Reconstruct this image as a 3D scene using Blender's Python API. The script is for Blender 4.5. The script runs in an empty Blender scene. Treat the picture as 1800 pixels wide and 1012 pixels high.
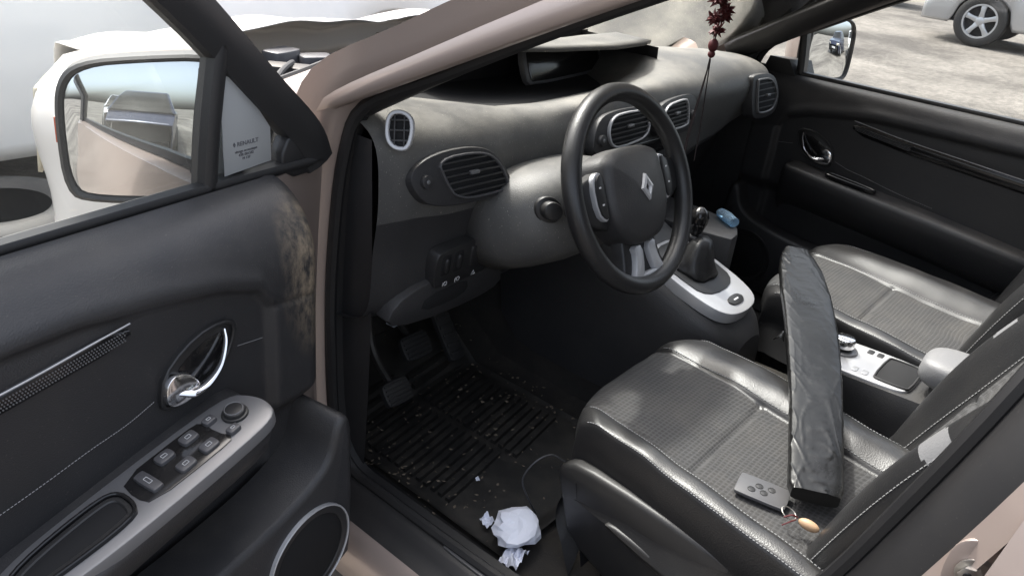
import bpy, math, random
import numpy as np
from mathutils import Vector, Matrix, noise
random.seed(7)
SC=bpy.context.scene
V=Vector
# ------------------------------------------------------------ materials
def M(name,col,rough=.5,metal=0.,bump=None,dust=0.,dustcol=(.25,.225,.19),coat=0.,spec=.5,spot=None,colvar=.0,dscale=7,fabric=False):
    m=bpy.data.materials.new(name);m.use_nodes=True
    nt=m.node_tree;N=nt.nodes;L=nt.links
    b=N['Principled BSDF'];b.inputs['Roughness'].default_value=rough;b.inputs['Metallic'].default_value=metal
    b.inputs['Specular IOR Level'].default_value=spec
    b.inputs['Coat Weight'].default_value=coat;b.inputs['Coat Roughness'].default_value=.08
    tc=N.new('ShaderNodeTexCoord')
    def math_(op,a,b_=None,clamp=False):
        n=N.new('ShaderNodeMath');n.operation=op;n.use_clamp=clamp
        for i,x in enumerate((a,b_)):
            if x is None: continue
            if isinstance(x,(int,float)): n.inputs[i].default_value=x
            else: L.new(x,n.inputs[i])
        return n.outputs[0]
    def mix(f,a,c):
        n=N.new('ShaderNodeMix');n.data_type='RGBA'
        if isinstance(f,(int,float)): n.inputs[0].default_value=f
        else: L.new(f,n.inputs[0])
        for s,x in ((6,a),(7,c)):
            if isinstance(x,tuple): n.inputs[s].default_value=(*x[:3],1)
            else: L.new(x,n.inputs[s])
        return n.outputs[2]
    def nz(scale,detail=4,rg=.5):
        n=N.new('ShaderNodeTexNoise');n.inputs['Scale'].default_value=scale;n.inputs['Detail'].default_value=detail;n.inputs['Roughness'].default_value=rg
        L.new(tc.outputs['Object'],n.inputs['Vector']);return n.outputs['Fac']
    c=tuple(col)
    if colvar>0:
        c=mix(math_('MULTIPLY',nz(3,5),1),tuple(x*(1-colvar) for x in col),tuple(min(1,x*(1+colvar)) for x in col))
    height=None
    if fabric:
        sp=N.new('ShaderNodeSeparateXYZ');L.new(tc.outputs['Object'],sp.inputs[0])
        k=2*math.pi/.0085
        yy=math_('ADD',sp.outputs[1],math_('MULTIPLY',sp.outputs[2],1.0))
        a=math_('POWER',math_('ABSOLUTE',math_('SINE',math_('MULTIPLY',sp.outputs[0],k/2))),.7)
        d=math_('POWER',math_('ABSOLUTE',math_('SINE',math_('MULTIPLY',yy,k/2))),.7)
        g=math_('MULTIPLY',a,d)
        c=mix(g,tuple(x*2.1 for x in col),tuple(x*.82 for x in col))
        height=g
    if dust>0:
        r=N.new('ShaderNodeMapRange');r.inputs[1].default_value=.42;r.inputs[2].default_value=.72;L.new(nz(dscale,8,.65),r.inputs[0])
        ge=N.new('ShaderNodeNewGeometry');s2=N.new('ShaderNodeSeparateXYZ');L.new(ge.outputs['Normal'],s2.inputs[0])
        up=math_('ADD',math_('MULTIPLY',math_('MAXIMUM',s2.outputs[2],0.),.75),.25)
        f=math_('MULTIPLY',math_('MULTIPLY',math_('ADD',r.outputs[0],.25),up),dust,True)
        c=mix(f,c,dustcol)
        sx=N.new('ShaderNodeMapRange');sx.inputs[1].default_value=.68;sx.inputs[2].default_value=.76;L.new(nz(330,2),sx.inputs[0])
        c=mix(math_('MULTIPLY',sx.outputs[0],min(1,dust*1.1)),c,tuple(min(1,x*1.4) for x in dustcol))
        rr=math_('ADD',math_('MULTIPLY',f,.35),rough,True);L.new(rr,b.inputs['Roughness'])
    else:
        rr=math_('ADD',math_('MULTIPLY',nz(9,6),.16),rough-.08,True);L.new(rr,b.inputs['Roughness'])
    if spot:
        for (p,rad,amt) in spot:
            mp=N.new('ShaderNodeMapping');mp.inputs['Scale'].default_value=(1,1,.45);L.new(tc.outputs['Object'],mp.inputs[0])
            vm=N.new('ShaderNodeVectorMath');vm.operation='DISTANCE';L.new(mp.outputs[0],vm.inputs[0]);vm.inputs[1].default_value=(p[0],p[1],p[2]*.45)
            q=N.new('ShaderNodeMapRange');q.inputs[1].default_value=rad;q.inputs[2].default_value=rad*.2;L.new(vm.outputs['Value'],q.inputs[0])
            n2=N.new('ShaderNodeTexNoise');n2.inputs['Scale'].default_value=70;n2.inputs['Detail'].default_value=10;n2.inputs['Roughness'].default_value=.75;L.new(mp.outputs[0],n2.inputs['Vector'])
            q2=N.new('ShaderNodeMapRange');q2.inputs[1].default_value=.40;q2.inputs[2].default_value=.62;L.new(n2.outputs['Fac'],q2.inputs[0])
            c=mix(math_('MULTIPLY',math_('MULTIPLY',q.outputs[0],q2.outputs[0]),amt),c,(.30,.24,.17))
    if isinstance(c,tuple): b.inputs['Base Color'].default_value=(*c,1)
    else: L.new(c,b.inputs['Base Color'])
    if bump or height is not None:
        bn=N.new('ShaderNodeBump');bn.inputs['Distance'].default_value=.001
        if height is not None:
            bn.inputs['Strength'].default_value=.7;L.new(height,bn.inputs['Height'])
        else:
            kind,scl,st=bump;bn.inputs['Strength'].default_value=st
            if kind=='v':
                vo=N.new('ShaderNodeTexVoronoi');vo.inputs['Scale'].default_value=scl;L.new(tc.outputs['Object'],vo.inputs['Vector']);L.new(vo.outputs['Distance'],bn.inputs['Height'])
            else: L.new(nz(scl,3,.5),bn.inputs['Height'])
            if kind=='w': bn.inputs['Distance'].default_value=.003
        L.new(bn.outputs[0],b.inputs['Normal'])
    return m
def glass(name,tint=(.9,.93,.92),dirt=.0,ior=1.45,dcol=(.6,.57,.5)):
    m=bpy.data.materials.new(name);m.use_nodes=True;nt=m.node_tree;N=nt.nodes;L=nt.links
    for n in list(N): N.remove(n)
    o=N.new('ShaderNodeOutputMaterial');t=N.new('ShaderNodeBsdfTransparent');t.inputs[0].default_value=(*tint,1)
    g=N.new('ShaderNodeBsdfGlossy');g.inputs['Roughness'].default_value=.02
    fr=N.new('ShaderNodeFresnel');fr.inputs[0].default_value=ior;mx=N.new('ShaderNodeMixShader')
    L.new(fr.outputs[0],mx.inputs[0]);L.new(t.outputs[0],mx.inputs[1]);L.new(g.outputs[0],mx.inputs[2])
    d=N.new('ShaderNodeBsdfDiffuse');d.inputs[0].default_value=(*dcol,1)
    nz=N.new('ShaderNodeTexNoise');nz.inputs['Scale'].default_value=2.5;nz.inputs['Detail'].default_value=4
    tc=N.new('ShaderNodeTexCoord');L.new(tc.outputs['Object'],nz.inputs['Vector'])
    ml=N.new('ShaderNodeMath');ml.operation='MULTIPLY';ml.inputs[1].default_value=dirt;L.new(nz.outputs['Fac'],ml.inputs[0])
    m2=N.new('ShaderNodeMixShader');L.new(ml.outputs[0],m2.inputs[0]);L.new(mx.outputs[0],m2.inputs[1]);L.new(d.outputs[0],m2.inputs[2])
    L.new(m2.outputs[0],o.inputs[0]);return m
vinyl=M('vinyl',(.026,.026,.028),.45,bump=('v',520,.3),dust=.12,spot=[((-.948,.588,.905),.075,.95)])
dashp=M('dash_plastic',(.062,.062,.062),.43,bump=('v',600,.35),dust=.7,dustcol=(.27,.255,.225),dscale=5)
dashd=M('dash_lower',(.025,.025,.027),.46,bump=('v',600,.3),dust=.16)
plast=M('black_plastic',(.017,.017,.018),.42,dust=.07)
plastg=M('grey_plastic',(.065,.065,.07),.4,dust=.1)
dark=M('recess_black',(.005,.005,.006),.8)
gloss=M('gloss_black',(.008,.008,.009),.12,dust=.08)
leather=M('leather',(.016,.016,.017),.35,bump=('v',420,.22),dust=.06,dscale=12)
leatherg=M('grey_leather',(.17,.17,.175),.45,bump=('v',420,.3),dust=.1)
fabric=M('seat_fabric',(.025,.025,.026),.85,fabric=True,dust=.12,dscale=9)
chrome=M('chrome',(.88,.88,.89),.14,1.)
silver=M('silver_plastic',(.52,.52,.53),.34,.35,dust=.1)
silverd=M('satin_grey',(.19,.19,.195),.36,.35,dust=.10)
paint=M('beige_metallic_paint',(.38,.31,.275),.36,.4,dust=.22,dustcol=(.34,.29,.24),coat=.6,colvar=.08)
pale=M('overexposed_beige_paint',(.76,.73,.69),.35,.0,dust=.25,dustcol=(.60,.54,.45),coat=.5)  # the beige body paint again, lightened to imitate blown-out daylight
white=M('white_paint',(.88,.88,.87),.35,dust=.05,coat=.4)
stick=M('sticker_film',(.36,.37,.37),.35)
silverpaint=M('silver_paint',(.45,.46,.48),.32,.6,coat=.5,dust=.1)
blackpaint=M('dark_blue_paint',(.02,.025,.05),.25,.3,coat=.6)
rubber=M('rubber',(.014,.014,.015),.6,bump=('n',200,.3),dust=.15)
seal=M('door_seal',(.009,.009,.010),.6,dust=.05)
carpet=M('carpet',(.016,.015,.014),.95,bump=('n',350,1.),dust=.35,dustcol=(.09,.075,.058),dscale=12)
matm=M('floor_mat_rubber',(.012,.012,.012),.48,dust=.4,dustcol=(.085,.073,.058),dscale=14)
wrap=M('black_wrapping_film',(.007,.007,.007),.30,bump=('w',40,.28),spec=.4)
paper=M('paper',(.78,.80,.88),.8)
mirror=M('mirror_glass',(.80,.83,.85),.02,1.)
ctrim=M('headliner',(.36,.35,.33),.9)
red=M('dark_red_flower',(.09,.012,.014),.55,bump=('n',90,.5))
cord=M('cord',(.02,.012,.012),.8)
bead=M('cream_bead',(.42,.27,.16),.5,colvar=.6)
orange=M('orange_lens',(.5,.10,.04),.25)
lens=M('headlight_lens',(.55,.5,.38),.25,coat=.6,colvar=.25)
stitch=M('stitching',(.26,.26,.26),.8)
mark=M('white_marking',(.6,.6,.6),.6)
greymark=M('grey_marking',(.10,.10,.11),.6)
steel=M('steel',(.45,.43,.40),.35,.9,dust=.2)
dsteel=M('dark_steel',(.04,.038,.036),.5,.5,dust=.2)
leafm=M('dry_debris',(.16,.13,.095),.9,colvar=.6)
g_ws=glass('windscreen_glass',dirt=.07)
g_dr=glass('door_glass',(.9,.93,.92),dirt=.10)
g_dk=glass('dark_glass',(.10,.12,.12),dirt=.04)
g_rs=glass('rear_side_glass',(.6,.63,.62),dirt=.05)
# ------------------------------------------------------------ mesh tools
class MB:
    def __init__(s,*mats): s.v=[];s.f=[];s.m=[];s.mats=list(mats)
    def add(s,v,f,mi=0):
        o=len(s.v);s.v+=[tuple(x) for x in v];s.f+=[tuple(i+o for i in q) for q in f]
        s.m+= [mi]*len(f) if isinstance(mi,int) else list(mi)
    def obj(s,name,parent=None,smooth=True,sub=0,label=None,cat=None,solid=0,angle=40,group=None,kind=None,center=False):
        me=bpy.data.meshes.new(name);vs=s.v
        loc=V((0,0,0))
        if center:
            a=np.array(vs);loc=V(((a[:,0].min()+a[:,0].max())/2,(a[:,1].min()+a[:,1].max())/2,a[:,2].min()))
            vs=[tuple(V(x)-loc) for x in vs]
        me.from_pydata(vs,[],s.f)
        for m in s.mats: me.materials.append(m)
        me.polygons.foreach_set('material_index',s.m)
        import bmesh
        bm=bmesh.new();bm.from_mesh(me);bmesh.ops.recalc_face_normals(bm,faces=bm.faces);bm.to_mesh(me);bm.free()
        if smooth:
            me.polygons.foreach_set('use_smooth',[True]*len(me.polygons))
            if angle<179 and not sub:
                try: me.set_sharp_from_angle(angle=math.radians(angle))
                except Exception: pass
        me.update()
        ob=bpy.data.objects.new(name,me);SC.collection.objects.link(ob);ob.location=loc
        if solid:
            md=ob.modifiers.new('s','SOLIDIFY');md.thickness=solid
        if sub:
            md=ob.modifiers.new('u','SUBSURF');md.levels=sub;md.render_levels=sub
        if parent: ob.parent=parent
        if label: ob['label']=label
        if cat: ob['category']=cat
        if group: ob['group']=group
        if kind: ob['kind']=kind
        return ob
def empty(name,loc=(0,0,0),parent=None,label=None,cat=None,group=None):
    ob=bpy.data.objects.new(name,None);SC.collection.objects.link(ob);ob.location=loc;ob.empty_display_size=.05
    if parent: ob.parent=parent
    if label: ob['label']=label
    if cat: ob['category']=cat
    if group: ob['group']=group
    return ob
def FR(o,ex,ey,en=None):
    ex=V(ex).normalized();ey=V(ey);ey=(ey-ex*ey.dot(ex)).normalized()
    en=V(en).normalized() if en else ex.cross(ey)
    return (V(o),ex,ey,en)
def P(fr,x,y,w=0): return fr[0]+fr[1]*x+fr[2]*y+fr[3]*w
def chk(p,n=2,closed=True):
    p=[V(q) for q in p]
    for _ in range(n):
        o=[];k=len(p)
        if not closed:o.append(p[0])
        for i in range(k if closed else k-1):
            a,b=p[i],p[(i+1)%k];o+= [a*.75+b*.25,a*.25+b*.75]
        if not closed:o.append(p[-1])
        p=o
    return p
def area(p): return sum(p[i][0]*p[(i+1)%len(p)][1]-p[(i+1)%len(p)][0]*p[i][1] for i in range(len(p)))/2
def inset(p,d):
    s=1 if area(p)>0 else -1;o=[];k=len(p)
    for i in range(k):
        a=V(p[i-1][:2]);b=V(p[i][:2]);c=V(p[(i+1)%k][:2])
        e1=(b-a);e2=(c-b)
        n1=V((-e1.y,e1.x)).normalized() if e1.length>1e-9 else V((0,0));n2=V((-e2.y,e2.x)).normalized() if e2.length>1e-9 else n1
        n=(n1+n2);n=n.normalized() if n.length>1e-6 else n1
        o.append(b+n*d*s)
    return o
def plate(mb,pts,fr,w0,w1,b=.002,mi=0,sm=2,surf=None,dome=0):
    p=chk([q[:2] for q in pts],sm) if sm else [V(q[:2]) for q in pts]
    k=len(p);sg=1 if w1>w0 else -1
    rings=[(0,w0),(0,w1-sg*b),(b*.3,w1-sg*b*.3),(b,w1)]
    vs=[]
    f=surf or (lambda x,y:0)
    for d,w in rings:
        for q in (inset(p,d) if d else p): vs.append(P(fr,q[0],q[1],w+f(q[0],q[1])))
    fs=[]
    for r in range(3):
        for i in range(k):
            j=(i+1)%k;fs.append((r*k+i,r*k+j,(r+1)*k+j,(r+1)*k+i))
    if dome or surf:
        cx=sum(q[0] for q in p)/k;cy=sum(q[1] for q in p)/k;last=3*k;pi=inset(p,b)
        for s_,h in ((.75,.5),(.5,.8),(.2,.97)):
            for q in pi:
                x=cx+(q[0]-cx)*s_;y=cy+(q[1]-cy)*s_;vs.append(P(fr,x,y,w1+f(x,y)+sg*dome*h))
            for i in range(k):
                j=(i+1)%k;fs.append((last+i,last+j,last+k+j,last+k+i))
            last+=k
        fs.append(tuple(last+i for i in range(k)))
    else: fs.append(tuple(3*k+i for i in range(k)))
    mb.add(vs,fs,mi)
def ringp(mb,outer,fr,d,w0,w1,mi=0,sm=2,surf=None):
    p=chk([q[:2] for q in outer],sm) if sm else [V(q[:2]) for q in outer];k=len(p)
    f=surf or (lambda x,y:0)
    vs=[];e=min(.25*d,.0015)
    for dd,w in ((0,w0),(0,w1-e),(e,w1),(d-e,w1),(d,w1-e),(d,w0)):
        for q in inset(p,dd) if dd else p: vs.append(P(fr,q[0],q[1],w+f(q[0],q[1])))
    fs=[(r*k+i,r*k+(i+1)%k,(r+1)*k+(i+1)%k,(r+1)*k+i) for r in range(5) for i in range(k)]
    mb.add(vs,fs,mi)
def cr(path,n=6,closed=False):
    p=[V(q) for q in path];k=len(p);o=[]
    if k<3: return p
    for i in range(k if closed else k-1):
        a=p[(i-1)%k] if closed or i>0 else p[0]*2-p[1]
        b=p[i];c=p[(i+1)%k];d=p[(i+2)%k] if closed or i<k-2 else c*2-b
        for j in range(n):
            t=j/n;o.append(.5*((2*b)+(c-a)*t+(2*a-5*b+4*c-d)*t*t+(3*b-a-3*c+d)*t**3))
    if not closed:o.append(p[-1])
    return o
def tube(mb,path,r,seg=10,closed=False,n=6,mi=0,flat=1.,up=None):
    p=cr(path,n,closed);k=len(p);rs=r if isinstance(r,(list,tuple)) else [r]
    def rad(t):
        x=t*(len(rs)-1);i=min(int(x),len(rs)-2) if len(rs)>1 else 0
        return rs[0] if len(rs)==1 else rs[i]+(rs[i+1]-rs[i])*(x-i)
    vs=[];nrm=None
    for i in range(k):
        t=((p[(i+1)%k]-p[i-1]) if closed or 0<i<k-1 else (p[1]-p[0] if i==0 else p[-1]-p[-2])).normalized()
        if nrm is None:
            nrm=V(up) if up else (V((0,0,1)) if abs(t.z)<.9 else V((1,0,0)))
        nrm=(nrm-t*nrm.dot(t)).normalized();bn=t.cross(nrm)
        R=rad(i/max(1,k-1))
        for s in range(seg):
            a=2*math.pi*s/seg;vs.append(p[i]+nrm*math.cos(a)*R+bn*math.sin(a)*R*flat)
    fs=[]
    for i in range(k if closed else k-1):
        for s in range(seg):
            i2=(i+1)%k;fs.append((i*seg+s,i*seg+(s+1)%seg,i2*seg+(s+1)%seg,i2*seg+s))
    if not closed: fs+=[tuple(range(seg)),tuple((k-1)*seg+s for s in range(seg))]
    mb.add(vs,fs,mi)
def grid(mb,f,nu,nv,mi=0,cu=False):
    vs=[];fs=[];ms=[]
    for i in range(nu+(0 if cu else 1)):
        for j in range(nv+1): vs.append(f(i/nu,j/nv))
    for i in range(nu):
        for j in range(nv):
            i2=(i+1)%nu if cu else i+1
            fs.append((i*(nv+1)+j,i2*(nv+1)+j,i2*(nv+1)+j+1,i*(nv+1)+j+1))
            ms.append(mi if isinstance(mi,int) else mi((i+.5)/nu,(j+.5)/nv))
    mb.add(vs,fs,ms)
def loft(mb,rings,closed=True,caps=True,mi=0):
    k=len(rings[0]);vs=[q for r in rings for q in r];fs=[]
    for r in range(len(rings)-1):
        for i in range(k if closed else k-1):
            j=(i+1)%k;fs.append((r*k+i,r*k+j,(r+1)*k+j,(r+1)*k+i))
    if caps and closed: fs+=[tuple(range(k)),tuple((len(rings)-1)*k+i for i in range(k))]
    mb.add(vs,fs,mi)
def rr(w,h,r=.3):
    a,b=w/2,h/2;c=min(a,b)*r
    return [(-a+c,-b),(a-c,-b),(a,-b+c),(a,b-c),(a-c,b),(-a+c,b),(-a,b-c),(-a,-b+c)]
def circ(r,n=24,cx=0,cy=0): return [(cx+r*math.cos(2*math.pi*i/n),cy+r*math.sin(2*math.pi*i/n)) for i in range(n)]
def ell(mb,c,r,nu=20,nv=14,mi=0,pw=1.,fr=None):
    fr=fr or FR((0,0,0),(1,0,0),(0,1,0))
    sp=lambda x,p:math.copysign(abs(x)**p,x)
    def f(u,v):
        a=2*math.pi*u;b=math.pi*(v-.5)
        return V(c)+fr[1]*(r[0]*sp(math.cos(b),pw)*sp(math.cos(a),pw))+fr[2]*(r[1]*sp(math.cos(b),pw)*sp(math.sin(a),pw))+fr[3]*(r[2]*sp(math.sin(b),pw))
    grid(mb,f,nu,nv,mi,cu=True)
def sst(x): x=max(0,min(1,x));return x*x*(3-2*x)
def lerp(a,b,t): return a+(b-a)*t
def pl(x,pts):
    if x<=pts[0][0]: return pts[0][1]
    for (a,b),(c,d) in zip(pts,pts[1:]):
        if x<=c: return b+(d-b)*(x-a)/(c-a)
    return pts[-1][1]
# ============================================================ CAR
car=empty('car',(0,0,0),label='beige metallic family car with front door open',cat='car')
body=empty('body_shell',parent=car)
def side(s):
    return [(.77,.67,.78),(.76,.85,.78),(.735,1.0,.78),(.69,1.09,.775),(.55,1.165,.75),(.40,1.245,.725),(.26,1.315,.70),(.10,1.39,.67),(-.08,1.455,.645),(-.25,1.49,.635),(-.34,1.46,.65),(-.33,1.30,.70),(-.27,1.06,.775),(-.21,.85,.785),(-.16,.70,.785),(-.08,.55,.785),(.02,.44,.785),(.12,.385,.785),(.30,.365,.785),(.60,.36,.785),(.70,.37,.785),(.75,.45,.785)]
for s in (-1,1):
    lp=side(s)
    pts=[V((s*x,y,z)) for y,z,x in lp]
    mb=MB(seal);tube(mb,pts,.011,8,True,4)
    mb.obj('door_seal',body)
    def off(d,dx):
        o=[]
        pp=[(y,z) for y,z,x in lp];iq=inset(pp,-d)
        for (y,z,x),q in zip(lp,iq): o.append(V((s*(x+dx),q[0],q[1])))
        return o
    spec=[(.0,-.03),(.004,.0),(.012,.02),(.022,.042),(.05,.052),(.075,.062)]
    rings=[cr(off(*q),4,True) for q in spec]
    mb=MB(paint,seal)
    k=len(rings[0]);vs=[q for r in rings for q in r];fs=[];ms=[]
    for r_ in range(5):
        for i in range(k):
            j=(i+1)%k;fs.append((r_*k+i,r_*k+j,(r_+1)*k+j,(r_+1)*k+i))
            c=rings[r_][i];bp_=c.y<.14 and c.z<1.45
            ms.append(1 if r_<1 or (bp_ and r_<4 and c.z>.40) or c.z<.40 else 0)
    mb.add(vs,fs,ms);mb.obj('door_jamb',body,angle=60)
    mb=MB(plast if s<0 else dashd)
    a=[(.80,1.03,.75),(.69,1.10,.745),(.55,1.18,.72),(.40,1.265,.695),(.26,1.335,.67),(.0,1.45,.62),(-.15,1.49,.6)]
    loft(mb,[[V((s*(x+.02),y-.015,z-.025)),V((s*(x-.01),y-.015,z-.01)),V((s*(x-.045),y+.025,z+.025)),V((s*(x-.02),y+.07,z+.02)),V((s*(x+.03),y+.05,z))] for y,z,x in a],True,True)
    mb.obj('pillar_trim',body,sub=1)
    mb=MB(paint)
    a=[(1.12,.93,.86),(.95,1.0,.835),(.78,1.075,.825),(.62,1.155,.80),(.45,1.24,.775),(.26,1.335,.745),(.05,1.43,.71),(-.15,1.50,.68),(-.6,1.55,.66),(-1.3,1.56,.65),(-2.0,1.50,.63)]
    loft(mb,[[V((s*(x+.006),y-.02,z-.03)),V((s*(x+.012),y+.0,z-.005)),V((s*(x-.005),y+.03,z+.03)),V((s*(x-.045),y+.045,z+.045)),V((s*(x-.085),y+.05,z+.045)),V((s*(x-.08),y+.01,z+.01))] for y,z,x in a],True,True)
    mb.obj('roof_pillar',body,sub=1)
    mb=MB(seal)
    tube(mb,[V((s*(x-.088),y+.053,z+.047)) for y,z,x in a[:8]],.009,8,n=3);mb.obj('windscreen_seal',body)
    def fl(u,v):
        y=lerp(-.275,-2.1,u);z=lerp(.30,1.0,v)
        x=.865+.03*math.sin(math.pi*min(1,v*1.1))-.05*max(0,v-.85)/.15*.6-.12*max(0,(u-.8)/.2)**2
        y2=y-.10*(v-.55)*max(0,1-u*12)
        return V((s*x,y2,z))
    mb=MB(paint)
    grid(mb,fl,30,16)
    bp=[(-.435,1.47,.66),(-.415,1.30,.72),(-.37,1.06,.795),(-.315,.85,.81),(-.265,.70,.815),(-.175,.55,.815),(-.065,.42,.815)]
    loft(mb,[[V((s*(x-.05),y+.045,z)),V((s*(x-.0),y+.038,z)),V((s*(x+.010),y+.028,z)),V((s*(x+.013),y-.005,z)),V((s*(x+.035),y-.018,z)),V((s*(x+.05),y-.035,z)),V((s*(x+.055),y-.12,z)),V((s*(x-.03),y-.14,z))] for y,z,x in bp],True,True)
    mb.obj('side_panel',body,sub=0,angle=50)
    mb=MB(plast)
    loft(mb,[[V((s*(x-.052),y+.08,z)),V((s*(x-.03),y+.098,z)),V((s*(x-.075),y+.09,z)),V((s*(x-.11),y+.02,z)),V((s*(x-.09),y-.13,z)),V((s*(x-.05),y-.1,z))] for y,z,x in bp],True,True)
    mb.obj('pillar_trim',body,sub=1)
    mb=MB(steel,plast,paint)
    fr=(V((s*.838,-.298,.872)),V((s*-.35,-.94,0)).normalized(),V((0,0,1)),V((s*.94,.35,0)).normalized())
    plate(mb,rr(.06,.075,.5),fr,-.03,.0,.004,2,2)
    plate(mb,circ(.017),fr,-.004,.006,.002,0,0);plate(mb,circ(.010,6),fr,.004,.014,.002,0,0);plate(mb,circ(.004,12),fr,.012,.0155,.001,1,0)
    mb.obj('striker_bolt',body)
    mb=MB(paint,plast)
    loft(mb,[[V((s*x,y,z)) for x,z in ((.858,.335),(.87,.33),(.888,.315),(.895,.27),(.87,.20))] for y in (.85,.6,.3,0,-.3,-.9,-2.0)],False,False,0)
    loft(mb,[[V((s*x,y,z)) for x,z in ((.70,.30),(.75,.31),(.758,.335),(.770,.352),(.79,.358),(.812,.355),(.822,.342),(.858,.335))] for y in (.85,.6,.3,0,-.3,-.9,-2.0)],False,False,1)
    mb.obj('door_sill',body,angle=60)
    mb=MB(plastg,mark)
    fs=(V((s*.792,.22,.358)),V((0,-1,0)) if s<0 else V((0,1,0)),V((1 if s<0 else -1,0,0)),V((0,0,1)))
    plate(mb,rr(.42,.018,.6),fs,0,.003,.001)
    mb.obj('sill_plate',body)
    mb=MB(pale if s<0 else paint)  # left wing gets the overexposed look as its colour, right wing plain beige
    def wing(u,v):
        y=lerp(.83,2.02,u);top=pl(y,[(.83,1.02),(1.1,1.01),(1.5,.985),(1.8,.95),(2.02,.88)])
        bot=.30 if abs(y-1.27)>.34 else .30+math.sqrt(max(0,.34**2-(y-1.27)**2))*1.05
        z=lerp(bot,top,v)
        x=.90-.015*(1-v)-.10*max(0,(v-.72)/.28)**2-.22*max(0,(y-1.65)/.37)**2
        x+=.03*noise.noise(V((y*4,z*4,2)))*(1 if y>1.3 else .2)
        return V((s*x,y,z))
    grid(mb,wing,50,16);
    grid(mb,lambda u,v:wing(u,1)+V((-s*v*.16,0,.018*math.sin(v*1.6))),50,4)
    mb.obj('front_wing',body,solid=.002,angle=60)
mb=MB(pale)
def hood(u,v):
    x=lerp(-.74,.70,u);ys=pl(x,[(-.74,1.46),(-.5,1.54),(-.35,1.74),(.7,1.80)]);y=lerp(ys,2.16,v)-.18*(x/.7)**2*v
    z=1.015-.06*(y-1.5)-.9*max(0,y-1.90)**1.6-.04*(x/.75)**2
    z+=.04*noise.noise(V((x*3,y*3,1)))+.022*abs(noise.noise(V((x*5,y*2+x*2,4))))-.08*sst((v-.93)/.07)
    return V((x,y,z))
grid(mb,hood,60,40);mb.obj('bonnet',body,solid=.003,angle=60)
mb=MB(dark,plast,dsteel,seal,plastg)
grid(mb,lambda u,v:V((lerp(-.74,.74,u),lerp(1.02,2.0,v),.82+.05*noise.noise(V((u*9,v*7,0))))),20,16,0)
random.seed(3)
for i in range(24):
    x=random.uniform(-.6,.6);y=random.uniform(1.25,1.72)
    fr=FR((x,y,.86+random.random()*.06),(math.cos(i),math.sin(i),0),(-math.sin(i),math.cos(i),0))
    plate(mb,rr(random.uniform(.05,.2),random.uniform(.04,.1)),fr,-.03,.03,.006,random.choice((1,1,2,0,4)),1)
for i in range(9):
    x=random.uniform(-.6,.3);tube(mb,[(x,1.35,.90),(x+.1,1.45,.94),(x+.25,1.6,.93),(x+.3,1.7,.88)],.008,8,mi=random.choice((1,3)))
mb.obj('engine_bay',body)
mb=MB(pale,dark)
def nose(u,v):
    x=lerp(-.70,.70,u);y=2.16-.16*(x/.62)**2;z=lerp(.90,.25,v)
    return V((x,y+.06*math.sin(v*3.0),z))
grid(mb,nose,24,12,lambda u,v:1 if .3<u<.7 and .35<v<.7 else 0);mb.obj('front_bumper',body)
for s in (-1,1):
    mb=MB(lens)
    grid(mb,lambda u,v:V((s*lerp(.56,.86,u),2.13-.30*u**1.6-.05*v,lerp(.66,.90-.02*u,v))),14,8)
    mb.obj('headlight',body,solid=.01)
mb=MB(paint,ctrim)
def roof(u,v):
    x=lerp(-1,1,u);y=lerp(-.02,-2.05,v);w=.66-.03*v
    y2=y-.16*(x*x)*(1-v)
    z=1.545+.05*math.sin(math.pi*min(1,v*.8+.15))-.09*abs(x)**2.6-.06*max(0,v-.8)/.2
    return V((x*w,y2,z))
grid(mb,roof,20,20,0);grid(mb,lambda u,v:roof(u,v)-V((0,0,.03)),20,20,1);mb.obj('roof_panel',body)
mb=MB(paint,g_dk)
grid(mb,lambda u,v:V((lerp(-.84,.84,u)*(1-.25*v),-2.1+.12*v-.12*(1-abs(2*u-1)**2),lerp(.3,1.52,v))),20,20,lambda u,v:1 if v>.6 and .08<u<.92 else 0);mb.obj('tailgate',body)
for s in (-1,1):
    mb=MB(g_rs);grid(mb,lambda u,v:V((s*lerp(.84,.66,v),lerp(-.42,-1.95,u),lerp(1.0,1.5,v))),6,4);mb.obj('rear_side_window',body)
def ws(u,v):
    x=lerp(-1,1,u)
    e=[(0,(.74,.99,.965)),(.55,(.66,.34,1.345)),(1,(.60,-.02,1.50))]
    c=[(0,(0,1.32,.965)),(.55,(0,.62,1.345)),(1,(0,.10,1.53))]
    ex,ey,ez=[pl(v,[(q[0],q[1][k]) for q in e]) for k in range(3)]
    cy,cz=[pl(v,[(q[0],q[1][k]) for q in c]) for k in (1,2)]
    return V((x*ex,lerp(cy,ey,abs(x)**2.2),lerp(cz,ez,abs(x)**2.2)))
mb=MB(g_ws);grid(mb,ws,30,24);mb.obj('windscreen',body)
mb=MB(seal)
grid(mb,lambda u,v:ws(u,0)+V((0,lerp(-.02,.13,v),lerp(.0,-.03,v))),30,3)
mb.obj('cowl_panel',body)
for q in ([(-.6,1.12,.985),(-.2,1.22,1.0),(.15,1.24,1.0)],[(.05,1.26,.985),(.4,1.2,1.0),(.62,1.08,.99)]):
    mb=MB(seal);tube(mb,q,.008,6);mb.obj('wiper',body)
mb=MB(plast,mirror);fr=FR((0,.47,1.335),(1,0,0),(0,.15,.99))
plate(mb,rr(.24,.06,.9),fr,-.02,.012,.006);tube(mb,[(0,.49,1.34),(0,.55,1.37)],.008)
mb.obj('rear_view_mirror',body)
mb=MB(carpet)
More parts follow.
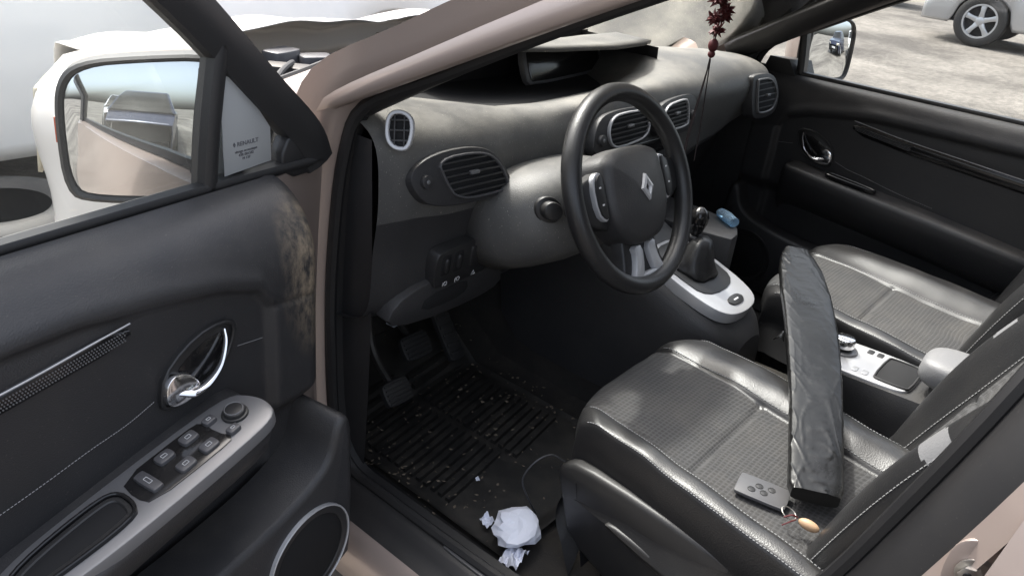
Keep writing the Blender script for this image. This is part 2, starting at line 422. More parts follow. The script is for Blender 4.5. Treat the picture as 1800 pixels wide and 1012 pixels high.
def floor(u,v):
    x=lerp(-.765,.765,u)
    yz=[(-2.0,.36),(-.4,.34),(-.2,.31),(.3,.295),(.6,.292),(.86,.30),(1.02,.42),(1.14,.62),(1.16,.8)]
    k=v*(len(yz)-1);i=min(int(k),len(yz)-2);t=k-i
    y=lerp(yz[i][0],yz[i+1][0],t);z=lerp(yz[i][1],yz[i+1][1],t)
    tn=.16*sst((.16-abs(x))/.05)*(1 if y<1.0 else .3);e=.05*sst((abs(x)-.72)/.045)
    return V((x,y,z+tn+e+.004*noise.noise(V((x*20,y*20,z*20)))))
grid(mb,floor,70,80);mb.obj('carpet',body)
for s in (-1,1):
    mb=MB(dashd)
    grid(mb,lambda u,v:V((s*(.762-.01*math.sin(v*3)),lerp(.69,1.15,u),lerp(.30,1.03,v))),8,10);mb.obj('kick_panel',body)
mb=MB(dashd);grid(mb,lambda u,v:V((lerp(-.76,.76,u),1.165-.05*v,lerp(.5,.96,v))),4,4);mb.obj('bulkhead',body)
def tyre_mesh(mb,fr,R,mi=0):
    prof=[(.60,-.09),(.86,-.105),(.97,-.085),(1,-.05),(1,.05),(.97,.085),(.86,.105),(.68,.10),(.60,.085)]
    loft(mb,[[P(fr,R*q*math.cos(a),R*q*math.sin(a),z) for q,z in prof] for a in [2*math.pi*i/40 for i in range(41)]],False,False,mi)
def wheel(parent,c,sx,R=.325,name='wheel'):
    w=empty(name,c,parent) if parent else empty(name,c)
    fr=FR((0,0,0),(0,1,0),(0,0,1),(sx,0,0))
    mb=MB(rubber);tyre_mesh(mb,fr,R);t=mb.obj('tyre');t.parent=w
    mb=MB(silverpaint,dark)
    ringp(mb,circ(R*.69,40),fr,R*.09,.0,.098,0,0)
    plate(mb,circ(R*.62,32),fr,-.05,.02,.002,1,0)
    plate(mb,circ(R*.17,20),fr,.0,.085,.01,0,0)
    for i in range(5):
        a=2*math.pi*i/5+.3;c_,s_=math.cos(a),math.sin(a)
        q=[(.1,-.12),(.35,-.08),(.66,-.12),(.66,.12),(.35,.08),(.1,.12)]
        plate(mb,[(R*(x*c_-y*s_),R*(x*s_+y*c_)) for x,y in q],fr,.05,.082,.008,0,1)
    t=mb.obj('rim');t.parent=w
    return w
for s in (-1,1):
    wheel(car,(s*.79,1.27,.325),s);wheel(car,(s*.79,-1.43,.325),s)
# ---- door builder -------------------------------------------------------
def contour(u): return pl(u,[(.24,.87),(.26,.90),(.32,.922),(.40,.935),(.51,.948),(1.1,.95)])
SH=-.022
def door(fr,bw,drv,lab):
    D=empty('front_door',(0,0,0),car);D['label']=lab
    def tw(u,z):
        w=0.
        if z>.90:
            s_=min(1,(z-.90)/.11);w-=bw*(1-math.sqrt(max(0,1-s_*s_*.999)))
        m=sst((u-.232)/.014)*sst((contour(u)-z)/.014)
        w-=.013*m
        w+=.004*math.exp(-((z-contour(u)-.012)/.012)**2)*sst((u-.22)/.03)
        if z<.70: w-=.03*sst((.70-z)/.05)
        if u<.165: w-=((.165-u)/.03)**2*.02
        if u<.24: w-=.003*math.exp(-((z-(.865-(.24-u)*.15))/.0035)**2)
        return w
    mb=MB(vinyl)
    grid(mb,lambda a,b:P(fr,lerp(.135,1.03,a),lerp(.34,1.01,b),tw(lerp(.135,1.03,a),lerp(.34,1.01,b))),150,150)
    mb.obj('trim_panel',D,angle=180)
    mb=MB(paint)
    def shell(z): 
        o=-.16-.02*math.sin(max(0,min(1,(z-.25)/.75))*math.pi)
        return [(.10,-.068),(.13,-.062),(.14,-.060),(1.02,-.060),(1.05,-.075),(1.04,o+.03),(1.0,o+.01),(.05,o),(.0,o+.005),(-.015,o+.02),(.03,o+.035),(.08,-.075)]
    loft(mb,[[P(fr,u,z,w+( -.04 if z>.9 and w>-.08 else 0)) for u,w in shell(z)] for z in (.27,.29,.4,.55,.7,.85,.92,.975,1.0)],True,True)
    mb.obj('door_skin',D,angle=45)
    w0=-bw-.015
    mb=MB(plast)
    def bar(pts,wd,w_=w0,th=.03):
        p=cr([V((a+SH,b,0)) for a,b in pts],5);rg=[]
        for i,q in enumerate(p):
            t=(p[min(i+1,len(p)-1)]-p[max(i-1,0)]).normalized();n=V((-t.y,t.x,0))
            h=wd/2;cs=[(-h,-th/2),(-h*.9,th*.35),(-h*.3,th/2),(h*.3,th*.5),(h*.9,th*.35),(h,-th/2)]
            rg.append([P(fr,q.x+n.x*a,q.y+n.y*a,w_+b) for a,b in cs])
        loft(mb,rg,True,True)
    bar([(.05,1.0),(.075,1.05),(.15,1.125),(.285,1.26),(.42,1.37),(.60,1.47),(.80,1.51),(.98,1.50)],.062)
    bar([(.268,1.0),(.255,1.09),(.233,1.20)],.024)
    bar([(.98,1.50),(1.02,1.25),(1.03,1.0)],.06)
    bar([(.05,1.008),(.3,1.012),(.6,1.012),(1.05,1.012)],.016,w0+.005,.02)
    plate(mb,[(.01,.99),(.11,.99),(.11,1.045),(.065,1.07),(.03,1.05)],fr,w0-.008,w0+.010,.004,0,1)
    mb.obj('window_frame',D,angle=50)
    fz=fr
    for vs in ([(.25,1.0),(1.02,1.0),(1.0,1.25),(.97,1.50),(.80,1.50),(.60,1.46),(.42,1.36),(.285,1.24),(.225,1.19)],[(.04,1.0),(.25,1.0),(.22,1.19),(.13,1.11)]):
        mb=MB(g_dr);mb.add([P(fz,a,b,w0-.004) for a,b in vs],[tuple(range(len(vs)))]);mb.obj('window' if len(vs)>4 else 'quarter_window',D,smooth=False)
    hh=.0125 if drv else .017
    mb=MB(gloss,silverd)
    zs=lambda u:pl(u,[(.45,.912),(.61,.892),(1.02,.86)])
    grid(mb,lambda a,b:P(fz,lerp(.452,1.02,a),zs(lerp(.452,1.02,a))+lerp(-hh,hh,b)*min(1,.35+a*12),-.013+.0045*math.sin(math.pi*b)**.4),60,8)
    for i in range(44):
        for j in range(4):
            u=.460+i*.0036+(j%2)*.0018;z=zs(u)+(j-1.5)*.0036
            plate(mb,circ(.0010,6,u,z),fz,-.010,-.0078,.0002,1,0)
    mb.obj('decorative_strip',D)
    mb=MB(silver);tube(mb,[P(fz,u,zs(u)+hh+.001,-.008) for u in (.452,.5,.6,.8,1.02)],.0011,6);mb.obj('strip_edge',D)
    mb=MB(gloss,chrome,plast)
    bz=[(.425,.80),(.418,.835),(.385,.862),(.345,.876),(.305,.872),(.298,.85),(.318,.81),(.35,.786),(.40,.778),(.422,.785)]
    plate(mb,bz,fz,-.016,-.009,.004,2,1)
    ringp(mb,bz,fz,.006,-.012,-.005,2,1)
    plate(mb,[(.405,.80),(.40,.83),(.36,.855),(.315,.86),(.33,.815),(.37,.795)],fz,-.009,-.0080,.0003,0,1)
    mb.obj('handle_bezel',D)
    mb=MB(chrome)
    tube(mb,[P(fz,.402,.804,-.006),P(fz,.380,.798,.001),P(fz,.358,.804,.004),P(fz,.338,.820,.004),P(fz,.324,.845,-.001),P(fz,.320,.862,-.007)],[.008,.013,.009,.006,.0045,.004,.003],12,flat=.5,up=fr[3])
    plate(mb,[(.421,.792),(.421,.822),(.404,.836),(.382,.826),(.368,.806),(.368,.792),(.395,.784)],fz,-.009,.002,.004,0,2)
    mb.obj('door_handle',D)
    SL=.20 if drv else .09;Z0=.770 if drv else .775;U0=.012 if drv else 0;WW=.092 if drv else .055
    zt=lambda u:Z0-SL*(u-.3)
    mb=MB(vinyl)
    rg=[]
    for u,kk in ((.292,.05),(.296,.45),(.305,.78),(.325,.97),(.37,1),(.5,1),(.62,1),(.75,.95),(.9,.8),(1.03,.6)):
        u+=U0;z=zt(u);W=WW*kk
        cs=[(-.02,z+.004),(.0,z+.004),(W*.3,z+.001),(W*.8,z),(W*.97,z-.004),(W*1.02,z-.016),(W*.95,z-.04),(W*.7,z-.075),(W*.3,z-.11),(-.035,z-.14)]
        rg.append([P(fz,u,q[1]-(1-kk)*.03,q[0]) for q in cs])
    loft(mb,rg,False,False);mb.obj('armrest',D,angle=180)
    exa=(fr[1]-V((0,0,SL))).normalized();fa=(P(fz,.3+U0,zt(.3+U0)+.002,0),exa,fr[3],fr[3].cross(exa) if fr[3].cross(exa).z>0 else exa.cross(fr[3]))
    if drv:
        mb=MB(silverd,gloss)
        ol=[(.004,.035),(.02,.008),(.10,.002),(.25,.0),(.34,.004),(.385,.03),(.375,.065),(.34,.084),(.24,.094),(.06,.096),(.012,.09),(.0,.062)]
        plate(mb,ol,fa,-.012,.006,.004,0,2)
        q=[(.075,.018),(.10,.014),(.195,.014),(.202,.05),(.195,.074),(.10,.078),(.07,.076),(.078,.05)]
        plate(mb,q,fa,.005,.0075,.001,1,1)
        mb.obj('switch_panel',D)
    mb=MB(gloss,dark,plast)
    q=[(.205,.022),(.24,.014),(.33,.018),(.358,.035),(.350,.06),(.325,.070),(.22,.077),(.205,.06)]
    if not drv: q=[(x-.08,y*.5+.008) for x,y in q]
    plate(mb,inset(q,.005),fa,.004,.0065,.0005,1,1);ringp(mb,q,fa,.0045,.003,.0125,0,2)  # flat black plate inside the rim, painted shade of a deep hollow
    if drv: ringp(mb,inset(q,.0045),fa,.008,.003,.0085,2,2)
    mb.obj('pull_pocket',D)
    if drv:
        mb=MB(plast,mark,silverd)
        plate(mb,circ(.0175,28,.042,.045),fa,.005,.010,.002,0,0);plate(mb,circ(.0145,28,.042,.045),fa,.009,.016,.003,0,0);ringp(mb,circ(.0125,20,.042,.045),fa,.0012,.014,.0168,2,0)
        mb.obj('mirror_adjuster',D)
        for (x,y,a,b) in ((.070,.028,.018,.014),(.064,.066,.018,.013),(.105,.03,.024,.018),(.142,.03,.024,.018),(.100,.062,.024,.018),(.136,.062,.024,.018),(.178,.045,.016,.04)):
            mb=MB(plast,mark,plastg)
            c=[(x+p,y+q) for p,q in rr(a,b,.35)]
            plate(mb,c,fa,.006,.0125,.0025,2,1)
            ringp(mb,[(x+p,y+q) for p,q in rr(a*.32,b*.30,.2)],fa,.0006,.012,.0129,1,0)
            mb.obj('window_switch',D)
    mb=MB(vinyl,dark)
    plate(mb,[(.142,.60),(.146,.655),(.165,.668),(.182,.65),(.195,.60),(.235,.572),(.33,.545),(.6,.52),(1.02,.50),(1.02,.33),(.15,.33),(.138,.45)],fz,-.03,.068 if drv else .03,.012,0,2)
    mb.obj('door_pocket',D,angle=50)
    so_=0 if drv else -.038
    mb=MB(silver if drv else plast,dark,plast)
    ringp(mb,circ(.088,48,.245,.445),fz,.0028,.066+so_,.075+so_,0,0);ringp(mb,circ(.0852,48,.245,.445),fz,.013,.066+so_,.073+so_,2,0)
    plate(mb,circ(.073,40,.245,.445),fz,.066+so_,.070+so_,.002,1,0)
    mb.obj('speaker',D)
    def st(pts,off=.0012):
        mb=MB(stitch);p=cr([V((a,b,0)) for a,b in pts],14)
        for i in range(0,len(p)-1,1):
            a,b=p[i],p[i+1];b=a+(b-a)*.65
            tube(mb,[P(fz,a.x,a.y,tw(a.x,a.y)+off),P(fz,b.x,b.y,tw(b.x,b.y)+off)],.0006,4,n=1)
        mb.obj('seam_stitching',D)
    st([(.43,.802),(.47,.79),(.52,.782),(.58,.77),(.64,.76),(.72,.75)]);st([(.25,.815),(.27,.818),(.295,.822)])
    return D,fz,tw
dfr=(V((-.80,.613,0)),V((-.985,-.17,0)).normalized(),V((0,0,1)),V((.17,-.985,0)).normalized())
D1,fz1,tw1=door(dfr,.10,True,'open black-trimmed door with chrome handle and window switches')
pfr=(V((.76,.85,0)),V((0,-1,0)),V((0,0,1)),V((-1,0,0)))
D2,fz2,tw2=door(pfr,.055,False,'closed black-trimmed door with chrome handle')
def door_mirror(c,t,n,flip,parent,sc=1,tilt=0):
    n=V(n).normalized();t=V(t).normalized();n2=(n+V((0,0,tilt))).normalized();up=n2.cross(t);up=up if up.z>0 else -up
    fr=(V(c),t,up.normalized(),n2)
    o=[(-.098,-.085),(-.10,0),(-.095,.05),(-.07,.075),(.0,.085),(.08,.092),(.10,.075),(.104,-.02),(.095,-.075),(.06,-.095),(-.07,-.098)]
    o=[(x*flip*sc,y*(1+(sc-1)*.4)) for x,y in o]
    p=chk(o,2)
    mb=MB(plast,paint)
    def rg(s,w,dx=0): return [P(fr,q[0]*s+dx*flip,q[1]*s,w) for q in p]
    loft(mb,[rg(.98,-.004),rg(1.0,.004),rg(1.04,.007),rg(1.085,.003),rg(1.11,-.012),rg(1.115,-.03)],True,False,0)
    loft(mb,[rg(1.11,-.032),rg(1.11,-.055,-.006),rg(1.02,-.09,-.015),rg(.82,-.12,-.02),rg(.5,-.14,-.02),rg(.1,-.145,-.02)],True,True,1)
    mb.obj('mirror_housing',parent,angle=35)
    mb=MB(mirror);plate(mb,[ (x*.985,y*.985) for x,y in o],fr,-.006,.0015,.001,0,2);mb.obj('mirror_glass',parent,angle=30)
    mb=MB(orange);e=flip*sc
    plate(mb,[(-.122*e,-.035),(-.122*e,.0),(-.1135*e,.0),(-.1135*e,-.035)],fr,-.068,-.045,.0008,0,0);mb.obj('indicator_lens',parent)
    return fr
f1=door_mirror((-1.090,.770,1.078),(.8,-.6,0),(-.6,-.8,0),1,D1,1.06,.10)
mb=MB(plast);loft(mb,[[P(fz1,.08+a,.975+b,-.14) for a,b in ((0,0),(.10,0),(.09,.03),(.02,.035))],[P(fz1,.14+a,.98+b,-.20) for a,b in ((0,0),(.10,0),(.09,.03),(.02,.03))]],True,True);mb.obj('mirror_stalk',D1)
f2=door_mirror((1.01,.60,1.08),(1,-.32,0),(-.32,-1,0),-1,D2,1,.07)
mb=MB(plast);loft(mb,[[V((.80,.66+a,.99+b)) for a,b in ((-.06,0),(.06,0),(.04,.06),(-.02,.06))],[V((.93,.64+a,1.0+b)) for a,b in ((-.04,0),(.04,0),(.03,.04),(-.02,.04))]],True,True);mb.obj('mirror_stalk',D2)
def text(s,size,fr,mat,name,parent,w=.0005,ext=.0003):
    cu=bpy.data.curves.new(name,'FONT');cu.body=s;cu.size=size;cu.extrude=ext;cu.align_x='CENTER';cu.align_y='CENTER'
    ob=bpy.data.objects.new(name,cu);SC.collection.objects.link(ob)
    m=Matrix((( fr[1].x,fr[2].x,fr[3].x,0),(fr[1].y,fr[2].y,fr[3].y,0),(fr[1].z,fr[2].z,fr[3].z,0),(0,0,0,1)))
    dg=bpy.context.evaluated_depsgraph_get();me=bpy.data.meshes.new_from_object(ob.evaluated_get(dg))
    bpy.data.objects.remove(ob);me.transform(Matrix.Translation(P(fr,0,0,w))@m);me.materials.clear();me.materials.append(mat)
    ob=bpy.data.objects.new(name,me);SC.collection.objects.link(ob);ob.parent=parent;return ob
qs=(P(fz1,.172,1.055,-.112),-fz1[1],V((0,0,1)),fz1[3])
mb=MB(stick);plate(mb,[(-.042,-.035),(.045,-.03),(.045,.02),(-.0,.085),(-.042,.11)],qs,0,.0008,.0002,0,0);mb.obj('window_sticker',D1)
text('◊ RENAULT',.0090,(P(qs,-.002,.006,0),)+qs[1:],greymark,'sticker_lettering',D1,.0012)
text('vitrage acoustique\n43R-001582\nM 137',.0056,(P(qs,-.002,-.010,0),)+qs[1:],greymark,'sticker_lettering',D1,.0012)
# ---- dashboard ---------------------------------------------------------
DB=empty('dashboard',(0,0,0),car)
secs=[
(-.765,[(1.05,.97),(.92,1.02),(.80,1.055),(.72,1.055),(.675,1.02),(.665,.93),(.675,.84),(.70,.70),(.86,.66)]),
(-.70,[(1.10,.97),(.94,1.02),(.80,1.06),(.71,1.055),(.66,1.015),(.65,.93),(.665,.84),(.69,.69),(.86,.65)]),
(-.60,[(1.14,.97),(.97,1.02),(.81,1.055),(.71,1.045),(.655,1.01),(.645,.92),(.66,.83),(.685,.68),(.86,.64)]),
(-.48,[(1.2,.96),(1.0,1.0),(.84,1.03),(.72,1.04),(.665,1.0),(.65,.92),(.66,.82),(.68,.68),(.86,.64)]),
(-.36,[(1.24,.96),(1.0,.995),(.85,1.0),(.71,1.03),(.655,1.0),(.645,.93),(.66,.82),(.69,.68),(.86,.64)]),
(-.24,[(1.27,.96),(1.0,.99),(.84,.995),(.68,1.035),(.64,1.01),(.635,.94),(.655,.83),(.70,.70),(.86,.64)]),
(-.12,[(1.28,.96),(1.0,.99),(.84,.995),(.675,1.04),(.635,1.02),(.63,.94),(.65,.83),(.67,.68),(.86,.60)]),
(.02,[(1.28,.96),(1.0,.99),(.84,.995),(.68,1.045),(.635,1.02),(.63,.93),(.65,.82),(.67,.68),(.86,.60)]),
(.12,[(1.28,.96),(1.0,1.0),(.84,1.02),(.69,1.05),(.63,1.02),(.63,.92),(.65,.82),(.68,.70),(.86,.60)]),
(.24,[(1.27,.96),(1.0,1.04),(.84,1.075),(.70,1.065),(.625,1.02),(.635,.91),(.66,.82),(.80,.79),(.9,.60)]),
(.40,[(1.2,.96),(.98,1.04),(.83,1.075),(.69,1.065),(.62,1.01),(.64,.91),(.67,.85),(.80,.82),(.9,.60)]),
(.56,[(1.16,.97),(.96,1.03),(.81,1.065),(.68,1.06),(.62,1.01),(.64,.93),(.68,.885),(.80,.85),(.9,.60)]),
(.68,[(1.10,.97),(.94,1.02),(.80,1.05),(.69,1.045),(.64,1.01),(.66,.94),(.70,.905),(.80,.87),(.9,.60)]),
(.765,[(1.05,.97),(.92,1.02),(.80,1.04),(.72,1.03),(.68,1.0),(.69,.95),(.72,.92),(.80,.88),(.9,.60)])]
def sec_at(x):
    xs=[s[0] for s in secs]
    for i in range(len(secs)-1):
        if x<=xs[i+1]+1e-9:
            t=(x-xs[i])/(xs[i+1]-xs[i]);t=sst(t)*.5+t*.5
            return [(lerp(a[0],b[0],t),lerp(a[1],b[1],t)) for a,b in zip(secs[i][1],secs[i+1][1])]
    return secs[-1][1]
rings=[]
for i in range(90):
    x=lerp(-.765,.765,i/89);s_=cr([V((x,y,z)) for y,z in sec_at(x)],6);rings.append(s_)
mb=MB(dashp,dashd)
k=len(rings[0]);vs=[q for r in rings for q in r];fs=[];ms=[]
for r in range(89):
    for i in range(k-1):
        fs.append((r*k+i,r*k+i+1,(r+1)*k+i+1,(r+1)*k+i));ms.append(0 if i<33 else 1)
mb.add(vs,fs,ms);mb.obj('dash_panel',DB,angle=180)
mb=MB(dark,gloss)
grid(mb,lambda u,v:V((lerp(-.46,.22,u),lerp(.72,1.0,v)+.10*max(0,-u+.45),1.012+.004*v)),10,6,0)
grid(mb,lambda u,v:V((lerp(-.52,.26,u),1.0-.03*math.sin(u*3.1),lerp(1.0,1.10,v))),16,4,0)
grid(mb,lambda u,v:V((.235-.01*v,lerp(.755,1.0,u),lerp(1.0,1.10,v))),4,4,0)
mb.obj('display_recess',DB)
mb=MB(gloss,silverd,plastg);fr=FR((.03,.90,1.055),(1,.1,0),(0,.35,.94))
plate(mb,rr(.36,.09,.4),fr,-.01,.004,.003,2,1);plate(mb,rr(.33,.075,.3),fr,.003,.006,.001,0,1);mb.obj('digital_display',DB)
mb=MB(dashp)
def lid(u,v):
    x=lerp(-.40,.31,u);fy=pl(x,[(-.40,.93),(-.34,.875),(-.15,.80),(.05,.760),(.18,.765),(.26,.80),(.31,.87)])
    y=lerp(fy,1.12,v);z=1.106-.012*sst((-x-.2)/.2)-.085*max(0,v-.3)
    z-=.025*max(0,(x-.2)/.1)**2
    return V((x,y,z))
grid(mb,lid,40,10);mb.obj('display_hood',DB,solid=-.009,angle=50)
def vent(c,ex,ey,outer,hole,nsl,knob=None,rim=plast,name='air_vent',vert=False,rw=.006,cross=False):
    fr=FR(c,ex,ey)
    mb=MB(rim,dark,dashd,silverd)
    if outer: plate(mb,outer,fr,-.03,.0,.003,2,2)
    ringp(mb,hole,fr,rw,-.002,.007,0,2)
    hp=chk(hole,2);plate(mb,inset([q for q in hp],rw*.8),fr,-.001,.0012,.0005,1,0)
    def slats(vert,nsl,w1):
        ys=[q[1] for q in hp];xs=[q[0] for q in hp];A=(xs if vert else ys)
        for i in range(nsl):
            t=lerp(min(A),max(A),(i+1)/(nsl+1));cr_=[]
            for j in range(len(hp)):
                a,b=hp[j],hp[(j+1)%len(hp)];ia=0 if vert else 1;ib=1-ia
                if (a[ia]-t)*(b[ia]-t)<0: cr_.append(a[ib]+(b[ib]-a[ib])*(t-a[ia])/(b[ia]-a[ia]))
            if len(cr_)<2: continue
            a,b=min(cr_)+rw*.8,max(cr_)-rw*.8
            if vert: q=[(t-.0014,a),(t+.0014,a),(t+.0014,b),(t-.0014,b)]
            else: q=[(a,t-.0016),(b,t-.0016),(b,t+.0016),(a,t+.0016)]
            plate(mb,q,fr,.001,w1,.0006,2,0)
            if not vert and i==nsl//2 and not cross: plate(mb,[((a+b)/2+p,t+q_) for p,q_ in rr(.02,.007,.4)],fr,.002,.011,.002,3,0)
    slats(vert,nsl,.006)
    if cross: slats(not vert,2,.0064)
    if knob:
        plate(mb,circ(.012,20,*knob),fr,-.002,.008,.002,2,0);plate(mb,circ(.004,12,*knob),fr,.007,.009,.001,3,0)
    return mb.obj(name,DB,angle=40)
vent((-.598,.628,.955),(1,-.06,0),(0,.22,.97),[(-.125,.018),(-.095,.043),(-.03,.053),(.05,.048),(.095,.02),(.125,-.035),(.10,-.048),(0,-.050),(-.08,-.04),(-.11,-.015)],
 [(-.066,.042),(.04,.042),(.084,.020),(.112,-.034),(.09,-.042),(-.025,-.040),(-.050,.0)],6,(-.090,.006),plastg,rw=.004)
vent((-.733,.655,1.052),(.55,-.83,.1),(.15,.35,.93),None,[(-.020,.026),(.0,.034),(.022,.024),(.026,.0),(.018,-.032),(-.004,-.034),(-.020,-.022),(-.024,.0)],3,None,silver,rw=.007,cross=True)
vent((-.10,.615,.975),(1,0,0),(0,.2,.98),[(-.125,-.01),(-.10,.035),(-.04,.045),(.09,.04),(.105,0),(.10,-.04),(-.09,-.05),(-.12,-.04)],[(-.078,.0),(-.06,.034),(.0,.038),(.088,.032),(.094,-.028),(.0,-.038),(-.06,-.036)],6,(-.097,-.012),silver,rw=.0045)
vent((.122,.612,.978),(1,.05,0),(0,.2,.98),[(-.10,.0),(-.09,.038),(.05,.045),(.10,.03),(.105,-.02),(.08,-.048),(-.09,-.045)],[(-.08,.03),(.02,.036),(.045,.03),(.05,-.02),(.035,-.034),(-.08,-.03)],6,(.072,-.01),silver,rw=.0045)
vent((.60,.602,.975),(1,-.02,0),(0,.2,.98),[(-.088,-.03),(-.088,.05),(-.078,.062),(.04,.058),(.082,.01),(.082,-.03),(.05,-.062),(-.07,-.062)],[(-.066,-.03),(-.068,.045),(-.058,.05),(.025,.046),(.060,.005),(.058,-.02),(.03,-.048),(-.055,-.048)],5,None,silverd,vert=False,rw=.005)
fr=FR((0,.622,.88),(1,0,0),(0,.12,.99))
mb=MB(plast,gloss,mark,silver)
plate(mb,rr(.24,.13,.3),fr,-.03,.004,.004,0,2)
plate(mb,[(x,y+.03) for x,y in rr(.20,.035,.4)],fr,.003,.007,.002,1,1)
for i in range(6): plate(mb,[(x-.08+i*.032,y-.005) for x,y in rr(.022,.011,.4)],fr,.003,.008,.001,1,1)
for x in (-.09,.09): plate(mb,circ(.018,24,x,-.04),fr,.003,.018,.004,3,0)
mb.obj('radio_unit',DB)
fr=FR((-.555,.648,.775),(1,.02,0),(0,-.12,.99))
mb=MB(plast,dark,mark)
plate(mb,rr(.18,.085,.35),fr,-.02,.006,.004,0,2)
for i,x in enumerate((-.062,-.028,.018,.058)):
    plate(mb,[(x+a,.008+b) for a,b in rr(.027,.045,.3)],fr,.004,.010 if i>1 else .0066,.002,1 if i<2 else 0,1)
for x in (-.062,-.028): plate(mb,[(x+a,.008+b) for a,b in rr(.010,.030,.8)],fr,.005,.012,.003,0,1)
mb.obj('switch_group',DB)
for x,s_ in ((-.062,'iO'),(-.028,'(O'),(.018,'△')):
    text(s_,.013,(P(fr,x,-.030,.0),)+fr[1:],mark,'switch_symbol',DB,.0105)
mb=MB(dashd,dark)
fr=FR((-.60,.665,.70),(1,0,0),(0,-.12,.99))
plate(mb,[(-.15,-.035),(-.12,.05),(.12,.06),(.17,.03),(.18,-.04)],fr,-.04,.008,.008,0,2)
plate(mb,[(-.06,-.01),(-.05,.022),(.06,.03),(.07,.0),(.03,-.012)],fr,.006,.0088,.0006,1,1)
mb.obj('knee_panel',DB)
mb=MB(dashd)
grid(mb,lambda u,v:V((lerp(.16,.755,u),lerp(.79,.90,v)-.03*math.sin(math.pi*v),lerp(.86,.55,v))),10,8);mb.obj('glove_box',DB)
# ---- steering column + wheel --------------------------------------------
mb=MB(dashp,plast)
cf=(V((-.365,.575,.868)),V((1,0,0)),V((0,.35,.94)).normalized(),V((0,-.94,.35)).normalized())
rg=[]
for w,s_,dx in ((-.10,1.15,-.0),(-.04,1.10,-.0),(.02,1.0,.0),(.055,.90,.01),(.08,.72,.02),(.092,.45,.02),(.095,.1,.02)):
    rg.append([P(cf,.158*s_*math.copysign(abs(math.cos(a))**.7,math.cos(a))+dx,.088*s_*math.copysign(abs(math.sin(a))**.75,math.sin(a))*(1.15 if math.sin(a)<0 else 1),w) for a in [2*math.pi*i/40 for i in range(40)]])
loft(mb,rg,True,True,0);mb.obj('steering_column_cover',DB,angle=180)
mb=MB(plast,dark)
kf=(P(cf,-.118,.012,.062),V((.8,-.6,0)).normalized(),V((0,0.2,1)).normalized(),V((-.45,-.85,.25)).normalized())
plate(mb,circ(.026,24),kf,-.03,.005,.003,0,0);plate(mb,circ(.018,24),kf,0,.026,.004,0,0);mb.obj('ignition_knob',DB)
SW=empty('steering_wheel',(0,0,0),car)
wf=(V((-.37,.42,.95)),V((1,0,0)),V((0,.4226,.9063)),V((0,-.9063,.4226)))
mb=MB(leather);tube(mb,[P(wf,.177*math.cos(a),.177*math.sin(a),0) for a in [2*math.pi*i/24 for i in range(24)]],.0168,16,True,4,flat=1.12);mb.obj('rim',SW,angle=180)
mb=MB(dashd)
pad=[(-.090,.040),(-.077,.070),(0,.080),(.077,.070),(.090,.040),(.094,-.03),(.077,-.068),(.04,-.100),(-.04,-.100),(-.077,-.068),(-.094,-.03)]
plate(mb,pad,wf,-.045,.020,.016,0,2,dome=.012)
mb.obj('airbag_cover',SW,angle=60)
mb=MB(plast)
for s in (-1,1):
    plate(mb,[(s*.07,.05),(s*.12,.042),(s*.168,.03),(s*.172,-.02),(s*.13,-.045),(s*.08,-.06)],wf,-.03,-.002,.006,0,1)
plate(mb,[(-.05,-.06),(.05,-.06),(.06,-.13),(.075,-.165),(-.075,-.165),(-.06,-.13)],wf,-.035,-.008,.005,0,1)
plate(mb,circ(.055),wf,-.10,-.02,.004,0,0)
mb.obj('spokes',SW,angle=50)
for s in (-1,1):
    mb=MB(silver,plast,mark)
    o=[(s*.093,.045),(s*.108,.050),(s*.126,.032),(s*.126,-.022),(s*.108,-.040),(s*.095,-.034)]
    plate(mb,o,wf,-.004,.007,.002,0,1);plate(mb,inset([V(q) for q in o],.0045),wf,.006,.011,.002,1,1)
    for y in (.022,-.008): plate(mb,[(s*.111+a,y+b) for a,b in rr(.006,.003,.1)],wf,.0108,.0115,.0002,2,0)
    mb.obj('control_pad',SW)
mb=MB(silver,plast)
for s in (-1,1):
    plate(mb,[(s*.008,-.102),(s*.038,-.100),(s*.033,-.12),(s*.045,-.15),(s*.058,-.166),(s*.028,-.168),(s*.014,-.145)],wf,-.01,.004,.003,0,1)
plate(mb,[(-.03,-.155),(.03,-.155),(.036,-.170),(-.036,-.170)],wf,-.01,.0035,.002,0,1)
mb.obj('spoke_trim',SW)
mb=MB(silver)
ef=(P(wf,.0,.0,.0325),)+wf[1:]
def rh(a,b,dx=0): return [V((dx-a,0)),V((dx,-b)),V((dx+a,0)),V((dx,b))]
vs=[];[vs.extend([P(ef,q[0],q[1],w) for q in pp]) for pp,w in ((rh(.019,.026),-.004),(rh(.017,.0235),.003),(rh(.0098,.0155),.0045),(rh(.0065,.0115),-.002))]
mb.add(vs,[(r*4+i,r*4+(i+1)%4,(r+1)*4+(i+1)%4,(r+1)*4+i) for r in range(3) for i in range(4)])
mb.obj('diamond_emblem',SW,smooth=False)
